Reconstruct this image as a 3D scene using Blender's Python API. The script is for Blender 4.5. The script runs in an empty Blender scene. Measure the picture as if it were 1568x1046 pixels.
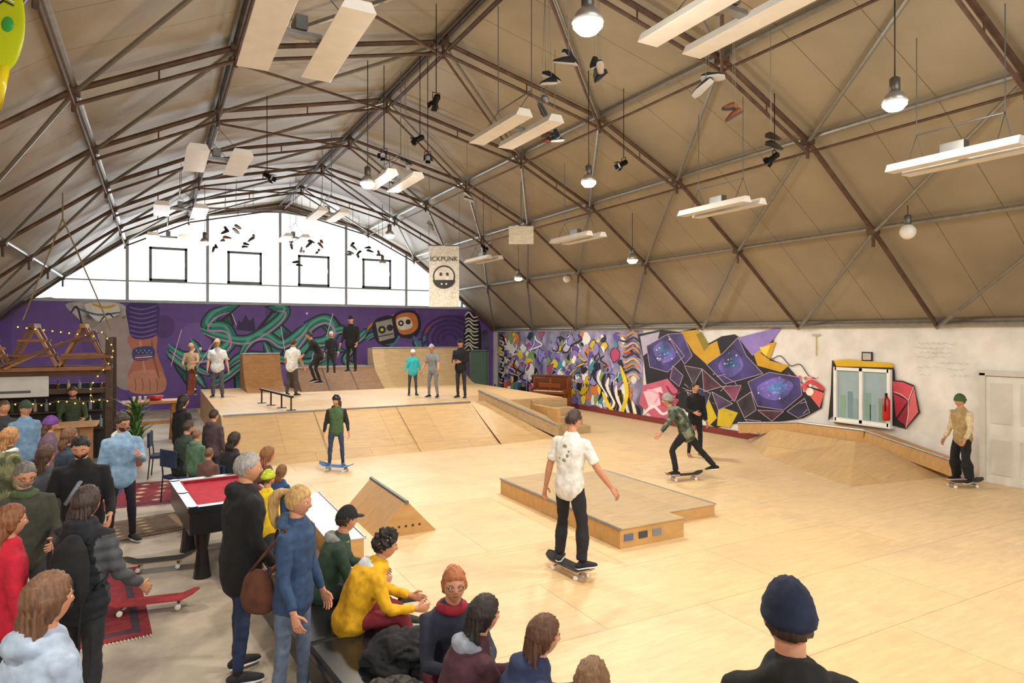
import bpy, math, random
from mathutils import Vector, Matrix, noise
random.seed(7)
V=Vector
rad=math.radians
# ------------------------------------------------------------------ survey frame
H0=2.8
A0=math.atan(.544)
F=V((math.sin(A0),math.cos(A0),0)); R=V((math.cos(A0),-math.sin(A0),0)); CAM=V((0,0,H0))
def ray(x,y): return F+R*((x-784)/1000)+V((0,0,(511-y)/1000))
def on_z(x,y,z=0):
    d=ray(x,y); return CAM+d*((z-H0)/d.z)
def on_x(x,y,X):
    d=ray(x,y); return CAM+d*(X/d.x)
def on_y(x,y,Y):
    d=ray(x,y); return CAM+d*(Y/d.y)
def at(l,d,z=0): return F*d+R*l+V((0,0,z))
def PX(x,d,z=0): return at((x-784)/1000*d,d,z)
XR=13.8; YB=27.2; XL=-5.0; YF=-6.0; XC=4.4
PROF=[(-9.4,3.05),(-7.3,4.8),(-5.45,6.2),(-3.4,7.2),(0,8.0),(3.4,7.2),(5.45,6.2),(7.3,4.8),(9.4,3.05)]
def roofz(X):
    o=X-XC
    for (a,za),(b,zb) in zip(PROF,PROF[1:]):
        if a<=o<=b: return za+(zb-za)*(o-a)/(b-a)
    return 3.05
# ------------------------------------------------------------------ materials
def lin(h):
    o=[]
    for i in (0,2,4):
        c=int(h[i:i+2],16)/255
        o.append(c/12.92 if c<=.04045 else ((c+.055)/1.055)**2.4)
    return (*o,1)
KP={'plain':(.08,4,.0,.55,0),'cloth':(.22,14,.25,.9,0),'skin':(.07,18,.05,.5,0),'hair':(.35,60,.5,.55,0),
    'wood':(.18,6,.1,.6,0),'metal':(.12,9,.05,.4,.7),'paint':(.12,2.5,.03,.6,0),'galaxy':(.75,1.6,.03,.55,0),'gloss':(.05,5,0,.25,0),'rust':(.35,5,.2,.65,.3)}
MC={}
def M(h,kind='plain'):
    k=(h,kind)
    if k in MC: return MC[k]
    var,sc,bp,ro,me=KP[kind]
    m=bpy.data.materials.new(kind+'_'+h); m.use_nodes=True
    nt=m.node_tree; b=nt.nodes['Principled BSDF']
    b.inputs['Roughness'].default_value=ro; b.inputs['Metallic'].default_value=me
    tc=nt.nodes.new('ShaderNodeTexCoord'); mp=nt.nodes.new('ShaderNodeMapping')
    nt.links.new(tc.outputs['Object'],mp.inputs[0])
    if kind=='wood': mp.inputs['Scale'].default_value=(1,.25,3)
    if kind=='hair': mp.inputs['Scale'].default_value=(1,1,.15)
    n=nt.nodes.new('ShaderNodeTexNoise'); n.inputs['Scale'].default_value=sc; n.inputs['Detail'].default_value=4
    nt.links.new(mp.outputs[0],n.inputs[0])
    mr=nt.nodes.new('ShaderNodeMapRange'); mr.inputs[1].default_value=.3; mr.inputs[2].default_value=.7
    mr.inputs[3].default_value=1-var; mr.inputs[4].default_value=1+var
    nt.links.new(n.outputs[0],mr.inputs[0])
    hs=nt.nodes.new('ShaderNodeHueSaturation'); hs.inputs['Color'].default_value=lin(h)
    nt.links.new(mr.outputs[0],hs.inputs['Value']); nt.links.new(hs.outputs[0],b.inputs['Base Color'])
    if bp:
        bu=nt.nodes.new('ShaderNodeBump'); bu.inputs['Strength'].default_value=bp; bu.inputs['Distance'].default_value=.02
        nt.links.new(n.outputs[0],bu.inputs['Height']); nt.links.new(bu.outputs[0],b.inputs['Normal'])
    MC[k]=m; return m
def emit(h,s):
    k=(h,'emit',s)
    if k in MC: return MC[k]
    m=bpy.data.materials.new('lamp_glow'); m.use_nodes=True; b=m.node_tree.nodes['Principled BSDF']
    b.inputs['Base Color'].default_value=lin(h)
    b.inputs['Emission Color'].default_value=lin(h); b.inputs['Emission Strength'].default_value=s
    try: m.cycles.emission_sampling='NONE'
    except Exception: pass
    MC[k]=m; return m
# ------------------------------------------------------------------ geometry
def tube_geo(pts,rads,n=10,ref=None,cap='round'):
    pts=[V(p) for p in pts]; rads=[(r,r) if not isinstance(r,tuple) else r for r in rads]
    if cap=='round':
        t0=(pts[1]-pts[0]).normalized(); t1=(pts[-1]-pts[-2]).normalized()
        a,b=rads[0],rads[-1]; ra=min(a); rb=min(b)
        pts=[pts[0]-t0*ra*.85,pts[0]-t0*ra*.5]+pts+[pts[-1]+t1*rb*.5,pts[-1]+t1*rb*.85]
        rads=[(a[0]*.5,a[1]*.5),(a[0]*.85,a[1]*.85)]+rads+[(b[0]*.85,b[1]*.85),(b[0]*.5,b[1]*.5)]
    m=len(pts); vs=[]; fs=[]; side=None
    for i in range(m):
        t=(pts[min(i+1,m-1)]-pts[max(i-1,0)])
        t=t.normalized() if t.length>1e-9 else V((0,0,1))
        if ref is not None: s=ref-t*ref.dot(t)
        else:
            if side is None: side=V((1,0,0)) if abs(t.x)<.8 else V((0,1,0))
            s=side-t*side.dot(t)
        if s.length<1e-6: s=t.orthogonal()
        s.normalize(); side=s; u=t.cross(s)
        rx,ry=rads[i]
        for k in range(n):
            a=2*math.pi*k/n
            vs.append(pts[i]+s*(rx*math.cos(a))+u*(ry*math.sin(a)))
    for i in range(m-1):
        for k in range(n):
            k2=(k+1)%n
            fs.append((i*n+k,i*n+k2,(i+1)*n+k2,(i+1)*n+k))
    fs.append(tuple(range(n-1,-1,-1))); fs.append(tuple((m-1)*n+k for k in range(n)))
    return vs,fs
def sph_geo(c,r,nu=14,nv=10,fn=None,rot=None):
    vs=[];fs=[]; c=V(c)
    if not hasattr(r,'__len__'): r=(r,r,r)
    for j in range(nv+1):
        th=math.pi*j/nv
        for i in range(nu):
            ph=2*math.pi*i/nu
            d=V((math.sin(th)*math.cos(ph),math.sin(th)*math.sin(ph),math.cos(th)))
            p=fn(d) if fn else V((d.x*r[0],d.y*r[1],d.z*r[2]))
            if rot is not None: p=rot@p
            vs.append(c+p)
    for j in range(nv):
        for i in range(nu):
            i2=(i+1)%nu
            fs.append((j*nu+i,(j+1)*nu+i,(j+1)*nu+i2,j*nu+i2))
    return vs,fs
class MB:
    def __init__(s): s.v=[];s.f=[];s.mi=[];s.mats=[]
    def mid(s,m):
        if m not in s.mats: s.mats.append(m)
        return s.mats.index(m)
    def add(s,g,m):
        vs,fs=g; o=len(s.v); k=s.mid(m) if not isinstance(m,list) else None
        s.v+= [V(p) for p in vs]
        for i,f in enumerate(fs):
            s.f.append(tuple(a+o for a in f)); s.mi.append(k if k is not None else s.mid(m[i]))
    def tube(s,pts,rads,m,n=8,ref=None,cap='flat'):
        if not isinstance(rads,list): rads=[rads]*len(pts)
        s.add(tube_geo(pts,rads,n,ref,cap),m)
    def ell(s,c,r,m,nu=14,nv=10,rot=None,fn=None): s.add(sph_geo(c,r,nu,nv,fn,rot),m)
    def box(s,c,sz,m,rz=0,rot=None):
        c=V(c); x,y,z=[q/2 for q in sz]
        Rm=rot if rot is not None else Matrix.Rotation(rz,3,'Z')
        p=[c+Rm@V((a,b,d)) for a,b,d in [(-x,-y,-z),(x,-y,-z),(x,y,-z),(-x,y,-z),(-x,-y,z),(x,-y,z),(x,y,z),(-x,y,z)]]
        s.add((p,[(3,2,1,0),(4,5,6,7),(0,1,5,4),(1,2,6,5),(2,3,7,6),(3,0,4,7)]),m)
    def beam(s,a,b,w,h,m):
        a=V(a);b=V(b);t=(b-a).normalized()
        sd=V((0,0,1)).cross(t)
        sd=sd.normalized() if sd.length>.1 else V((1,0,0))
        up=t.cross(sd); vs=[]
        for p in (a,b):
            for x,y in ((-1,-1),(1,-1),(1,1),(-1,1)): vs.append(p+sd*x*w/2+up*y*h/2)
        s.add((vs,[(3,2,1,0),(4,5,6,7),(0,1,5,4),(1,2,6,5),(2,3,7,6),(3,0,4,7)]),m)
    def prism(s,poly,off,m):
        n=len(poly); off=V(off); p=[V(q) for q in poly]
        vs=p+[q+off for q in p]
        fs=[tuple(range(n-1,-1,-1)),tuple(range(n,2*n))]+[(i,(i+1)%n,n+(i+1)%n,n+i) for i in range(n)]
        s.add((vs,fs),m)
    def build(s,name,loc=(0,0,0),smooth=False,rz=0,bevel=0):
        me=bpy.data.meshes.new(name)
        me.from_pydata([tuple(p) for p in s.v],[],s.f)
        for m in s.mats: me.materials.append(m)
        me.polygons.foreach_set('material_index',s.mi)
        if smooth: me.polygons.foreach_set('use_smooth',[True]*len(s.f))
        me.update()
        ob=bpy.data.objects.new(name,me); bpy.context.collection.objects.link(ob)
        ob.location=loc; ob.rotation_euler=(0,0,rz)
        if bevel:
            b=ob.modifiers.new('bev','BEVEL'); b.width=bevel; b.segments=2; b.limit_method='ANGLE'
        return ob
def remesh(parts,vox,sm=3,disp=None):
    vs=[];fs=[]
    for g in parts:
        o=len(vs); vs+=g[0]; fs+=[tuple(a+o for a in f) for f in g[1]]
    me=bpy.data.meshes.new('t'); me.from_pydata([tuple(p) for p in vs],[],fs)
    ob=bpy.data.objects.new('t',me); bpy.context.collection.objects.link(ob)
    r=ob.modifiers.new('r','REMESH'); r.mode='VOXEL'; r.voxel_size=vox
    s=ob.modifiers.new('s','SMOOTH'); s.factor=.5; s.iterations=sm
    dg=bpy.context.evaluated_depsgraph_get(); dg.update()
    ev=ob.evaluated_get(dg); m2=ev.to_mesh()
    V2=[]
    for v in m2.vertices:
        p=v.co.copy()
        if disp: p+=v.normal*disp(p)
        V2.append(p)
    F2=[tuple(p.vertices) for p in m2.polygons]
    ev.to_mesh_clear()
    bpy.data.objects.remove(ob); bpy.data.meshes.remove(me)
    return V2,F2
# ------------------------------------------------------------------ people
def ss(a,b,x):
    t=max(0,min(1,(x-a)/(b-a))); return t*t*(3-2*t)
def gau(x,s): return math.exp(-(x/s)**2)
def head_fn(n,face=True):
    x=n.x*.335; y=n.y*.41; z=n.z*.5
    if y<0: y*=1.08
    if z<0:
        t=-z/.5; x*=1-.33*t**1.6
        y*= (1-.45*t) if y<0 else (1-.10*t)
    if face and n.y>0:
        f=min(1,n.y*1.6)
        y+=f*.095*gau(x,.05)*gau(z+.08,.05 if z<-.08 else .11)
        y-=f*.035*gau(abs(x)-.13,.07)*gau(z-.03,.05)
        y+=f*.014*gau(abs(x)-.12,.09)*gau(z-.10,.03)
        y+=f*.022*gau(x,.09)*gau(z+.235,.028)
        y+=f*.02*gau(x,.08)*gau(z+.40,.06)
    return V((x,y,z))
def thr_tab(f,tab):
    for (a,va),(b,vb) in zip(tab,tab[1:]):
        if f<=b: return va+(vb-va)*(f-a)/(b-a)
    return tab[-1][1]
T_SHORT=[(-1,-.5),(-.3,-.42),(0,-.02),(.35,.12),(.7,.52),(1,.56)]
T_PONY=[(-1,-.6),(-.3,-.5),(.05,-.42),(.3,-.15),(.6,.35),(1,.52)]
T_LONG=[(-1,-1.2),(-.1,-1.2),(.12,-.6),(.35,.0),(.7,.5),(1,.55)]
T_HAT=[(-1,-.12),(0,.06),(.6,.22),(1,.26)]
T_CAP=[(-1,.0),(0,.16),(1,.34)]
def shell(hh,scale,tab,amp=0,top=0,fr=9):
    def fn(d):
        p=head_fn(d,False)
        k=ss(-.09,.09,d.z-thr_tab(d.y,tab))
        s=.9+(scale-.9)*k
        p=p*s
        if amp: p+=d*amp*k*noise.noise(d*fr)
        if top and d.z>0: p.z+=top*d.z*d.z
        return p*hh
    return fn
def hand_geo(mb,w,dr,pn,s,H,curl,m):
    th=dr.cross(pn)*s
    th.normalize()
    mb.add(tube_geo([w-dr*.012*H,w+dr*.012*H,w+dr*.035*H,w+dr*.052*H],[(.0145*H,.0105*H),(.019*H,.0095*H),(.0235*H,.0095*H),(.022*H,.0075*H)],8,th,'round'),m)
    for off,ln,rr in ((.0175,.036,.0049),(.006,.041,.0051),(-.006,.038,.0049),(-.0172,.029,.0043)):
        p=w+dr*.05*H+th*off*H; pts=[p]; a=0
        for q,sg in enumerate((.42,.33,.25)):
            a+=rad((14,26,24)[q])*curl
            d=(dr*math.cos(a)+pn*math.sin(a)+th*off*4*(1-q*.3)).normalized()
            p=p+d*ln*sg*H*1.15; pts.append(p)
        mb.add(tube_geo(pts,[rr*H,rr*H,rr*.92*H,rr*.8*H],6,None,'round'),m)
    p=w+dr*.014*H+th*.014*H
    d=(dr*.55+th*.65+pn*.25).normalized(); p1=p+d*.026*H; d2=(dr*.85+th*.25+pn*.4).normalized(); p2=p1+d2*.021*H
    mb.add(tube_geo([p,p1,p2],[.0075*H,.006*H,.0048*H],6,None,'round'),m)
def shoe_geo(mb,a,fd,H,m,msole,up=V((0,0,1))):
    lat=fd.cross(up).normalized()
    b=a-up*.04*H
    def q(y,z): return b+fd*y*H+up*z*H
    mb.add(tube_geo([q(-.028,.024),q(-.005,.03),q(.035,.026),q(.075,.019),q(.1,.015)],[(.02*H,.02*H),(.022*H,.027*H),(.024*H,.022*H),(.027*H,.015*H),(.02*H,.010*H)],10,lat,'round'),m)
    mb.add(tube_geo([q(-.036,.007),q(0,.007),(q(.07,.007)),q(.104,.008)],[(.02*H,.007*H),(.023*H,.007*H),(.029*H,.007*H),(.02*H,.006*H)],12,lat,'round'),msole)
SK='c48a6a'
def person(name,pos,z=0,phi=0,H=1.75,top='333333',pants='22252e',shoe='222222',sole='dddddd',skin=SK,hair=('short','3a2617'),
           lean=4,twist=0,hy=0,hp=5,legs=((3,4,5),(-3,4,3)),arms=((0,9,12,0),(2,9,14,0)),bulk=1.0,wide=1.0,hat=None,sleeve='long',
           seat=None,hood=None,vox=.02,puffy=False,beard=None,glasses=False,drop=.045,fem=False,curl=(1,1),sleevecol=None,toes=(12,12),
           extra=None,scarf=None,legyaw=(0,0),camo=None):
    mb=MB(); X=V((1,0,0))
    mt=M(top,'cloth'); mp=M(pants,'cloth'); ms=M(skin,'skin')
    def ldir(s,ab,p,yw):
        d=V((s*math.sin(rad(ab)),math.sin(rad(p))*math.cos(rad(ab)),-math.cos(rad(p))*math.cos(rad(ab))))
        return Matrix.Rotation(rad(yw),3,'Z')@d
    J=[]
    for i,s in enumerate((-1,1)):
        p,ab,k=legs[i]; yw=legyaw[i]
        hip=V((s*.05*H,0,0)); kn=hip+ldir(s,ab,p,yw)*.245*H; an=kn+ldir(s,ab*.5,p-k,yw)*.245*H
        J.append((hip,kn,an))
    if seat is not None: pz=seat+.055*H
    else: pz=z+.04*H-min(j[2].z for j in J)
    P=V((0,0,pz)); J=[tuple(q+P for q in j) for j in J]
    L=rad(lean); st=[]; p=P.copy(); N=32; sl=.30*H
    for i in range(N+1):
        f=i/N; a=L*(.45+.9*f); dd=V((0,math.sin(a),math.cos(a))); st.append((p.copy(),dd)); p=p+dd*sl/N
    def sp(u):
        u=u/.30
        if u<=0: return P+st[0][1]*u*.30*H
        i=min(N,int(u*N)); return st[i][0].copy()
    chest=st[-1][1]
    Tw=Matrix.Rotation(rad(twist),3,'Z'); lat=Tw@X
    fold=lambda q: noise.noise(V((q.x*9,q.y*9,q.z*6)))*.011+noise.noise(q*22)*.006
    parts=[tube_geo([P+V((0,0,-.03*H)),P+V((0,0,.01*H)),sp(.06)],[(.07*H,.055*H),(.087*H,.062*H),(.078*H,.056*H)],14,X)]
    for i,(hip,kn,an) in enumerate(J):
        w=wide
        hem=kn.lerp(an,.95)
        parts.append(tube_geo([hip+(hip-kn)*.06,hip.lerp(kn,.12),hip.lerp(kn,.55),hip.lerp(kn,.93),kn+(an-kn)*.07,kn.lerp(an,.35),kn.lerp(an,.7),hem],
            [.046*H,.05*H,.042*H*(.7+.3*w),.033*H*(.5+.5*w),.032*H*(.5+.5*w),.031*H*w,.027*H*w,.026*H*w],12,None,'flat'))
    mb.add(remesh(parts,vox,2,fold),mp)
    for i,(hip,kn,an) in enumerate(J):
        s=(-1,1)[i]
        mb.add(tube_geo([kn.lerp(an,.8),an],[.02*H,.021*H],8,None,'round'),M('1c1c1c','cloth'))
        fd=Matrix.Rotation(rad(-s*toes[i]+legyaw[i]),3,'Z')@V((0,1,0))
        lift=an.z-.04*H-(z if seat is None else 0)
        up=V((0,0,1))
        if seat is None and lift>.04:
            fd=(fd+V((0,0,-min(.7,lift*2)))).normalized(); up=(up-fd*up.dot(fd)).normalized()
        shoe_geo(mb,an,fd,H,M(shoe,'cloth'),M(sole,'plain'),up)
    bk=bulk; fw=.9 if fem else 1
    secs=[(-drop,.091,.066),(0,.09,.067),(.07,.08*fw,.06),(.14,.087*fw,.064),(.21,.096*fw,.068),(.255,.09*fw,.058),(.285,.052,.045)]
    if seat is not None: secs[0]=(-.02,.09,.067)
    parts=[tube_geo([sp(a) for a,_,_ in secs],[(rx*H*bk,ry*H*bk) for _,rx,ry in secs],18,lat)]
    arms_j=[]
    for i,s in enumerate((-1,1)):
        pp,ab,e,inw=arms[i]
        def adir(a,q):
            d=V((s*math.sin(rad(a)),math.sin(rad(q))*math.cos(rad(a)),-math.cos(rad(q))*math.cos(rad(a))))
            d=Matrix.Rotation(-L*.5,3,'X')@d
            return Tw@d
        sh=sp(.262)+lat*s*.102*H*fw*(.94+.06*bk); el=sh+adir(ab,pp)*.165*H; wr=el+adir(ab-inw,pp+e)*.15*H
        arms_j.append((sh,el,wr,(wr-el).normalized(),s))
        ab_=.55+.45*bk
        aw=[.033,.036,.031,.026,.0265,.0235,.020]
        if sleeve=='long':
            parts.append(tube_geo([sh-lat*s*.035*H,sh,sh.lerp(el,.5),sh.lerp(el,.94),el.lerp(wr,.08),el.lerp(wr,.5),el.lerp(wr,.95)],[a*H*ab_ for a in aw],10,None,'flat'))
        else:
            parts.append(tube_geo([sh-lat*s*.035*H,sh,sh.lerp(el,.4),sh.lerp(el,.82)],[.034*H,.037*H,.036*H,.035*H],10,None,'flat'))
    if hood:
        hp_=[]
        for a in range(-150,151,30):
            aa=rad(a); hp_.append(sp(.285)+Tw@V((math.sin(aa)*.05*H,-math.cos(aa)*.048*H-.008*H,.006*H+math.cos(aa)*.012*H)))
        hr=[.016*H+.02*H*max(0,math.cos(rad(a))) for a in range(-150,151,30)]
        gh=tube_geo(hp_,hr,10,None,'round')
        if hood==top: parts.append(gh)
        else: mb.add(remesh([gh],vox*.7,2,fold),M(hood,'cloth'))
    if puffy:
        dfn=lambda q: .016*abs(math.sin((q.z-P.z)*math.pi/.085))-.006
    else: dfn=fold
    tg=remesh(parts,vox,2,dfn)
    if camo:
        cm=[M(q,'cloth') for q in camo]; mats=[]
        for f in tg[1]:
            c=tg[0][f[0]]; v_=noise.noise(c*9); mats.append(cm[0] if v_>.18 else cm[1] if v_<-.18 else mt)
        mb.add(tg,mats)
    elif sleevecol:
        mats=[]; m2=M(sleevecol,'cloth')
        for f in tg[1]:
            c=sum((tg[0][k] for k in f),V())/len(f); isarm=False
            for sh,el,wr,fd,s in arms_j:
                if (c-sp(.262)).dot(lat)*s>.098*H and (min((c-sh.lerp(el,t)).length for t in (.3,.6,1))<.07*H or (c-el.lerp(wr,.5)).length<.1*H): isarm=True
            mats.append(m2 if isarm else mt)
        mb.add(tg,mats)
    else: mb.add(tg,mt)
    for i,(sh,el,wr,fd,s) in enumerate(arms_j):
        if sleeve=='long': mb.add(tube_geo([el.lerp(wr,.75),wr],[.0165*H,.0145*H],8,None,'round'),ms)
        else: mb.add(tube_geo([sh.lerp(el,.5),sh.lerp(el,.95),el.lerp(wr,.1),el.lerp(wr,.35),wr],[.026*H,.0225*H,.0225*H,.022*H,.0145*H],10,None,'round'),ms)
        pn=-(lat*s); pn=(pn-fd*pn.dot(fd))
        if pn.length<.3: pn=V((0,0,-1))+fd*fd.z
        pn.normalize()
        hand_geo(mb,wr+fd*.006*H,fd,pn,s,H,curl[i],ms)
    hh=.133*H
    hd=(chest*.5+V((0,0,1))*.5).normalized(); nb=sp(.27)
    hc=sp(.29)+hd*.108*H+V((0,.006*H,0))
    Rh=Matrix.Rotation(rad(hy+twist*.5),3,'Z')@Matrix.Rotation(-rad(hp)-L*.25,3,'X')
    mb.add(tube_geo([nb,sp(.29)+hd*.02*H,hc-Rh@V((0,.05*hh,.28*hh))],[.036*H,.031*H,.03*H],12,None,'round'),ms)
    g=sph_geo(hc,1,40,30,lambda d: head_fn(d)*hh,Rh)
    lipm=M('a4564a','skin'); mats=[]
    Ri=Rh.inverted()
    for f in g[1]:
        c=Ri@((g[0][f[0]]+g[0][f[2]])/2-hc)/hh
        mats.append(lipm if (-.268<c.z<-.2 and abs(c.x)<.085 and c.y>.2) else ms)
    mb.add(g,mats)
    W=lambda x,y,zz: hc+Rh@V((x*hh,y*hh,zz*hh))
    for s in (-1,1):
        mb.ell(W(s*.125,.325,.03),.048*hh,M('f0ebe6','gloss'),10,8)
        mb.ell(W(s*.125,.36,.03),.024*hh,M('2b2018','gloss'),8,6)
        mb.add(tube_geo([W(s*.06,.385,.105),W(s*.12,.385,.125),W(s*.2,.33,.10)],[.012*hh,.016*hh,.009*hh],6),M(hair[1],'hair'))
        mb.ell(W(s*.335,-.01,-.01),(.03*hh,.07*hh,.11*hh),ms,10,8,Rh@Matrix.Rotation(rad(-s*18),3,'Z'))
        mb.ell(W(s*.36,.01,.0),(.014*hh,.035*hh,.06*hh),M('a86f55','skin'),8,6,Rh)
    if glasses:
        mg=M('161616','gloss')
        for s in (-1,1):
            ring=[W(s*.13+.085*math.cos(a),.40,.02+.07*math.sin(a)) for a in [i*math.pi/6 for i in range(13)]]
            mb.tube(ring,.009*hh,mg,5); mb.tube([W(s*.215,.395,.03),W(s*.34,.02,.04)],.009*hh,mg,5)
        mb.tube([W(-.045,.41,.03),W(.045,.41,.03)],.009*hh,mg,5)
    st_,hcxy=hair; mh=M(hcxy,'hair')
    if beard:
        def bf(d):
            q=head_fn(d,False); k=ss(.1,.4,d.y)*ss(.22,.38,-d.z)*(1 if not(abs(d.x)<.22 and -.55<d.z<-.38) else .0)
            return q*(.92+.17*k)*hh
        mb.ell(hc,1,M(beard,'hair'),26,22,Rh,bf)
    strand=lambda q:.010*math.sin(math.atan2((q-hc).y,(q-hc).x)*22+q.z*14)+noise.noise(q*14)*.014
    if st_!='bald':
        if st_ in('short','mop'): mb.ell(hc,1,mh,34,26,Rh,shell(hh,1.09 if st_=='short' else 1.17,T_SHORT,.06,.02,7))
        elif st_=='curly': mb.ell(hc,1,mh,52,40,Rh,shell(hh,1.22,T_SHORT,.2,.05,5))
        elif st_ in('bob','long'):
            mb.ell(hc,1,mh,34,28,Rh,shell(hh,1.13,T_LONG,.05,.02))
            ln=.62 if st_=='bob' else 1.25
            hpts=[W(0,-.18,.1),W(0,-.24,-.25)]
            for q in (.45,.7,1): hpts.append(W(0,-.24,-.25)+V((0,0,-ln*q*hh))-Tw@V((0,(.06+.1*q)*hh,0)))
            rr=[(.3*hh,.2*hh),(.36*hh,.2*hh),(.37*hh,.17*hh),(.36*hh,.13*hh),(.24*hh,.07*hh)]
            mb.add(remesh([tube_geo(hpts,rr,16,lat)],vox*.6,1,strand),mh)
        elif st_ in('pony','bun'):
            mb.ell(hc,1,mh,36,28,Rh,shell(hh,1.12,T_PONY,.05,.02))
            if st_=='pony':
                mb.add(remesh([tube_geo([W(0,-.4,.25),W(0,-.66,.26),W(0,-.9,.02),W(0,-.92,-.4),W(0,-.8,-.85),W(0,-.75,-1.05)],[.09*hh,.15*hh,.19*hh,.19*hh,.13*hh,.04*hh],10)],vox*.5,1,lambda q:noise.noise(q*16)*.014),mh)
            else: mb.ell(W(0,-.4,.3),.19*hh,mh,14,10)
    if hat:
        kind,hcx=hat; mk=M(hcx,'cloth')
        if kind=='beanie':
            mb.ell(hc,1,mk,36,30,Rh,shell(hh,1.2,T_HAT,.03,.06))
            ring=[]
            for i in range(25):
                a=2*math.pi*i/24; yy=math.sin(a)
                ring.append(W(math.cos(a)*.375,yy*.44-.01,.075+.07*yy))
            mb.add(tube_geo(ring,[(.035*hh,.075*hh)]*25,8,None,'round'),mk)
        elif kind=='cap':
            mb.ell(hc,1,mk,28,22,Rh,shell(hh,1.15,T_CAP,0,.06))
            pl=[W(x,y,.2-.25*x*x) for x,y in [(-.33,.2),(-.3,.5),(-.18,.68),(0,.74),(.18,.68),(.3,.5),(.33,.2)]]
            mb.prism(pl,Rh@V((0,0,.03*hh)),mk)
        elif kind=='helmet':
            mb.ell(hc,1,M(hcx,'gloss'),28,22,Rh,shell(hh,1.3,T_CAP,0,.05))
            for s in(-1,1): mb.tube([W(s*.36,.0,.15),W(s*.3,.08,-.3),W(0,.2,-.5)],.018*hh,M('111111','cloth'),5)
            for q in (-.15,0,.15): mb.ell(W(q,.1-.3*abs(q),.68-.25*abs(q)),(.03*hh,.2*hh,.02*hh),M('111111','plain'),8,6,Rh)
    if scarf:
        ring=[sp(.285)+Tw@V((math.cos(a)*.045*H,math.sin(a)*.045*H,.012*H+.004*H*math.sin(3*a))) for a in [i*math.pi/8 for i in range(17)]]
        mb.add(tube_geo(ring,[.02*H]*17,8),M(scarf,'cloth'))
    if extra: extra(mb,dict(sp=sp,H=H,lat=lat,J=J,arms=arms_j,P=P,W=W,hc=hc))
    dv=F*(-math.cos(rad(phi)))+R*math.sin(rad(phi))
    rz=math.atan2(dv.y,dv.x)-math.pi/2
    return mb.build(name,(pos[0],pos[1],0),True,rz)
def e_backpack(mb,c):
    H=c['H'];sp=c['sp'];m=M('17181b','cloth')
    b=V((.045*H,-.115*H,-.0*H))
    mb.add(remesh([tube_geo([sp(.02)+b,sp(.06)+b,sp(.16)+b,sp(.24)+b,sp(.27)+b*.9],[(.07*H,.04*H),(.085*H,.055*H),(.085*H,.055*H),(.07*H,.045*H),(.04*H,.03*H)],14,V((1,0,0)))],.02,2),m)
    mb.add(tube_geo([sp(.04)+b*1.55,sp(.14)+b*1.6],[(.06*H,.02*H)]*2,10,V((1,0,0))),M('2a2c30','cloth'))
    for s in(-1,1):
        x=V((s*.06*H,0,0))
        mb.tube([sp(.25)+x+b*.7,sp(.285)+x,sp(.25)+x+V((0,.08*H,0)),sp(.14)+x*1.3+V((0,.085*H,0)),sp(.05)+x*1.5+b*.4],[(.014*H,.006*H)]*5,m,6)
        mb.tube([sp(.02)+x+b,sp(-.12)+x+b*1.1,sp(-.2)+x+b*1.05],.004*H,m,5)
def e_handbag(mb,c):
    H=c['H'];sp=c['sp'];m=M('5a3423','cloth')
    o=V((.07*H,-.13*H,0))
    mb.add(remesh([tube_geo([sp(-.07)+o,sp(-.02)+o,sp(.06)+o,sp(.09)+o],[(.03*H,.075*H),(.045*H,.085*H),(.035*H,.07*H),(.02*H,.05*H)],12,V((1,0,0)))],.015,2),m)
    mb.tube([sp(.08)+o+V((0,.05*H,0)),sp(.2)+V((.11*H,.03*H,0)),sp(.29)+V((.085*H,0,.01*H)),sp(.2)+V((.11*H,-.07*H,0)),sp(.08)+o+V((0,-.05*H,0))],.007*H,m,6)
def e_xstrap(mb,c):
    H=c['H'];sp=c['sp']
    mb.tube([sp(.27)+V((-.05*H,.03*H,0)),sp(.2)+V((0,.088*H,0)),sp(.08)+V((.07*H,.066*H,0))],[(.012*H,.005*H)]*3,M('8d93a5','cloth'),6)
def e_print(mb,c):
    H=c['H'];sp=c['sp']
    for i,(dx,dz,r,col) in enumerate([(0,.235,.018,'8aa070'),(-.02,.19,.017,'7a7d80'),(.02,.18,.015,'85888a'),(0,.15,.016,'8a9780'),(.03,.21,.009,'6c6f70'),(-.03,.16,.009,'777777')]):
        mb.ell(sp(dz)+V((dx*H,-.073*H,0)),(r*H,.003*H,r*H*.8),M(col,'cloth'),10,6)
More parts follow.
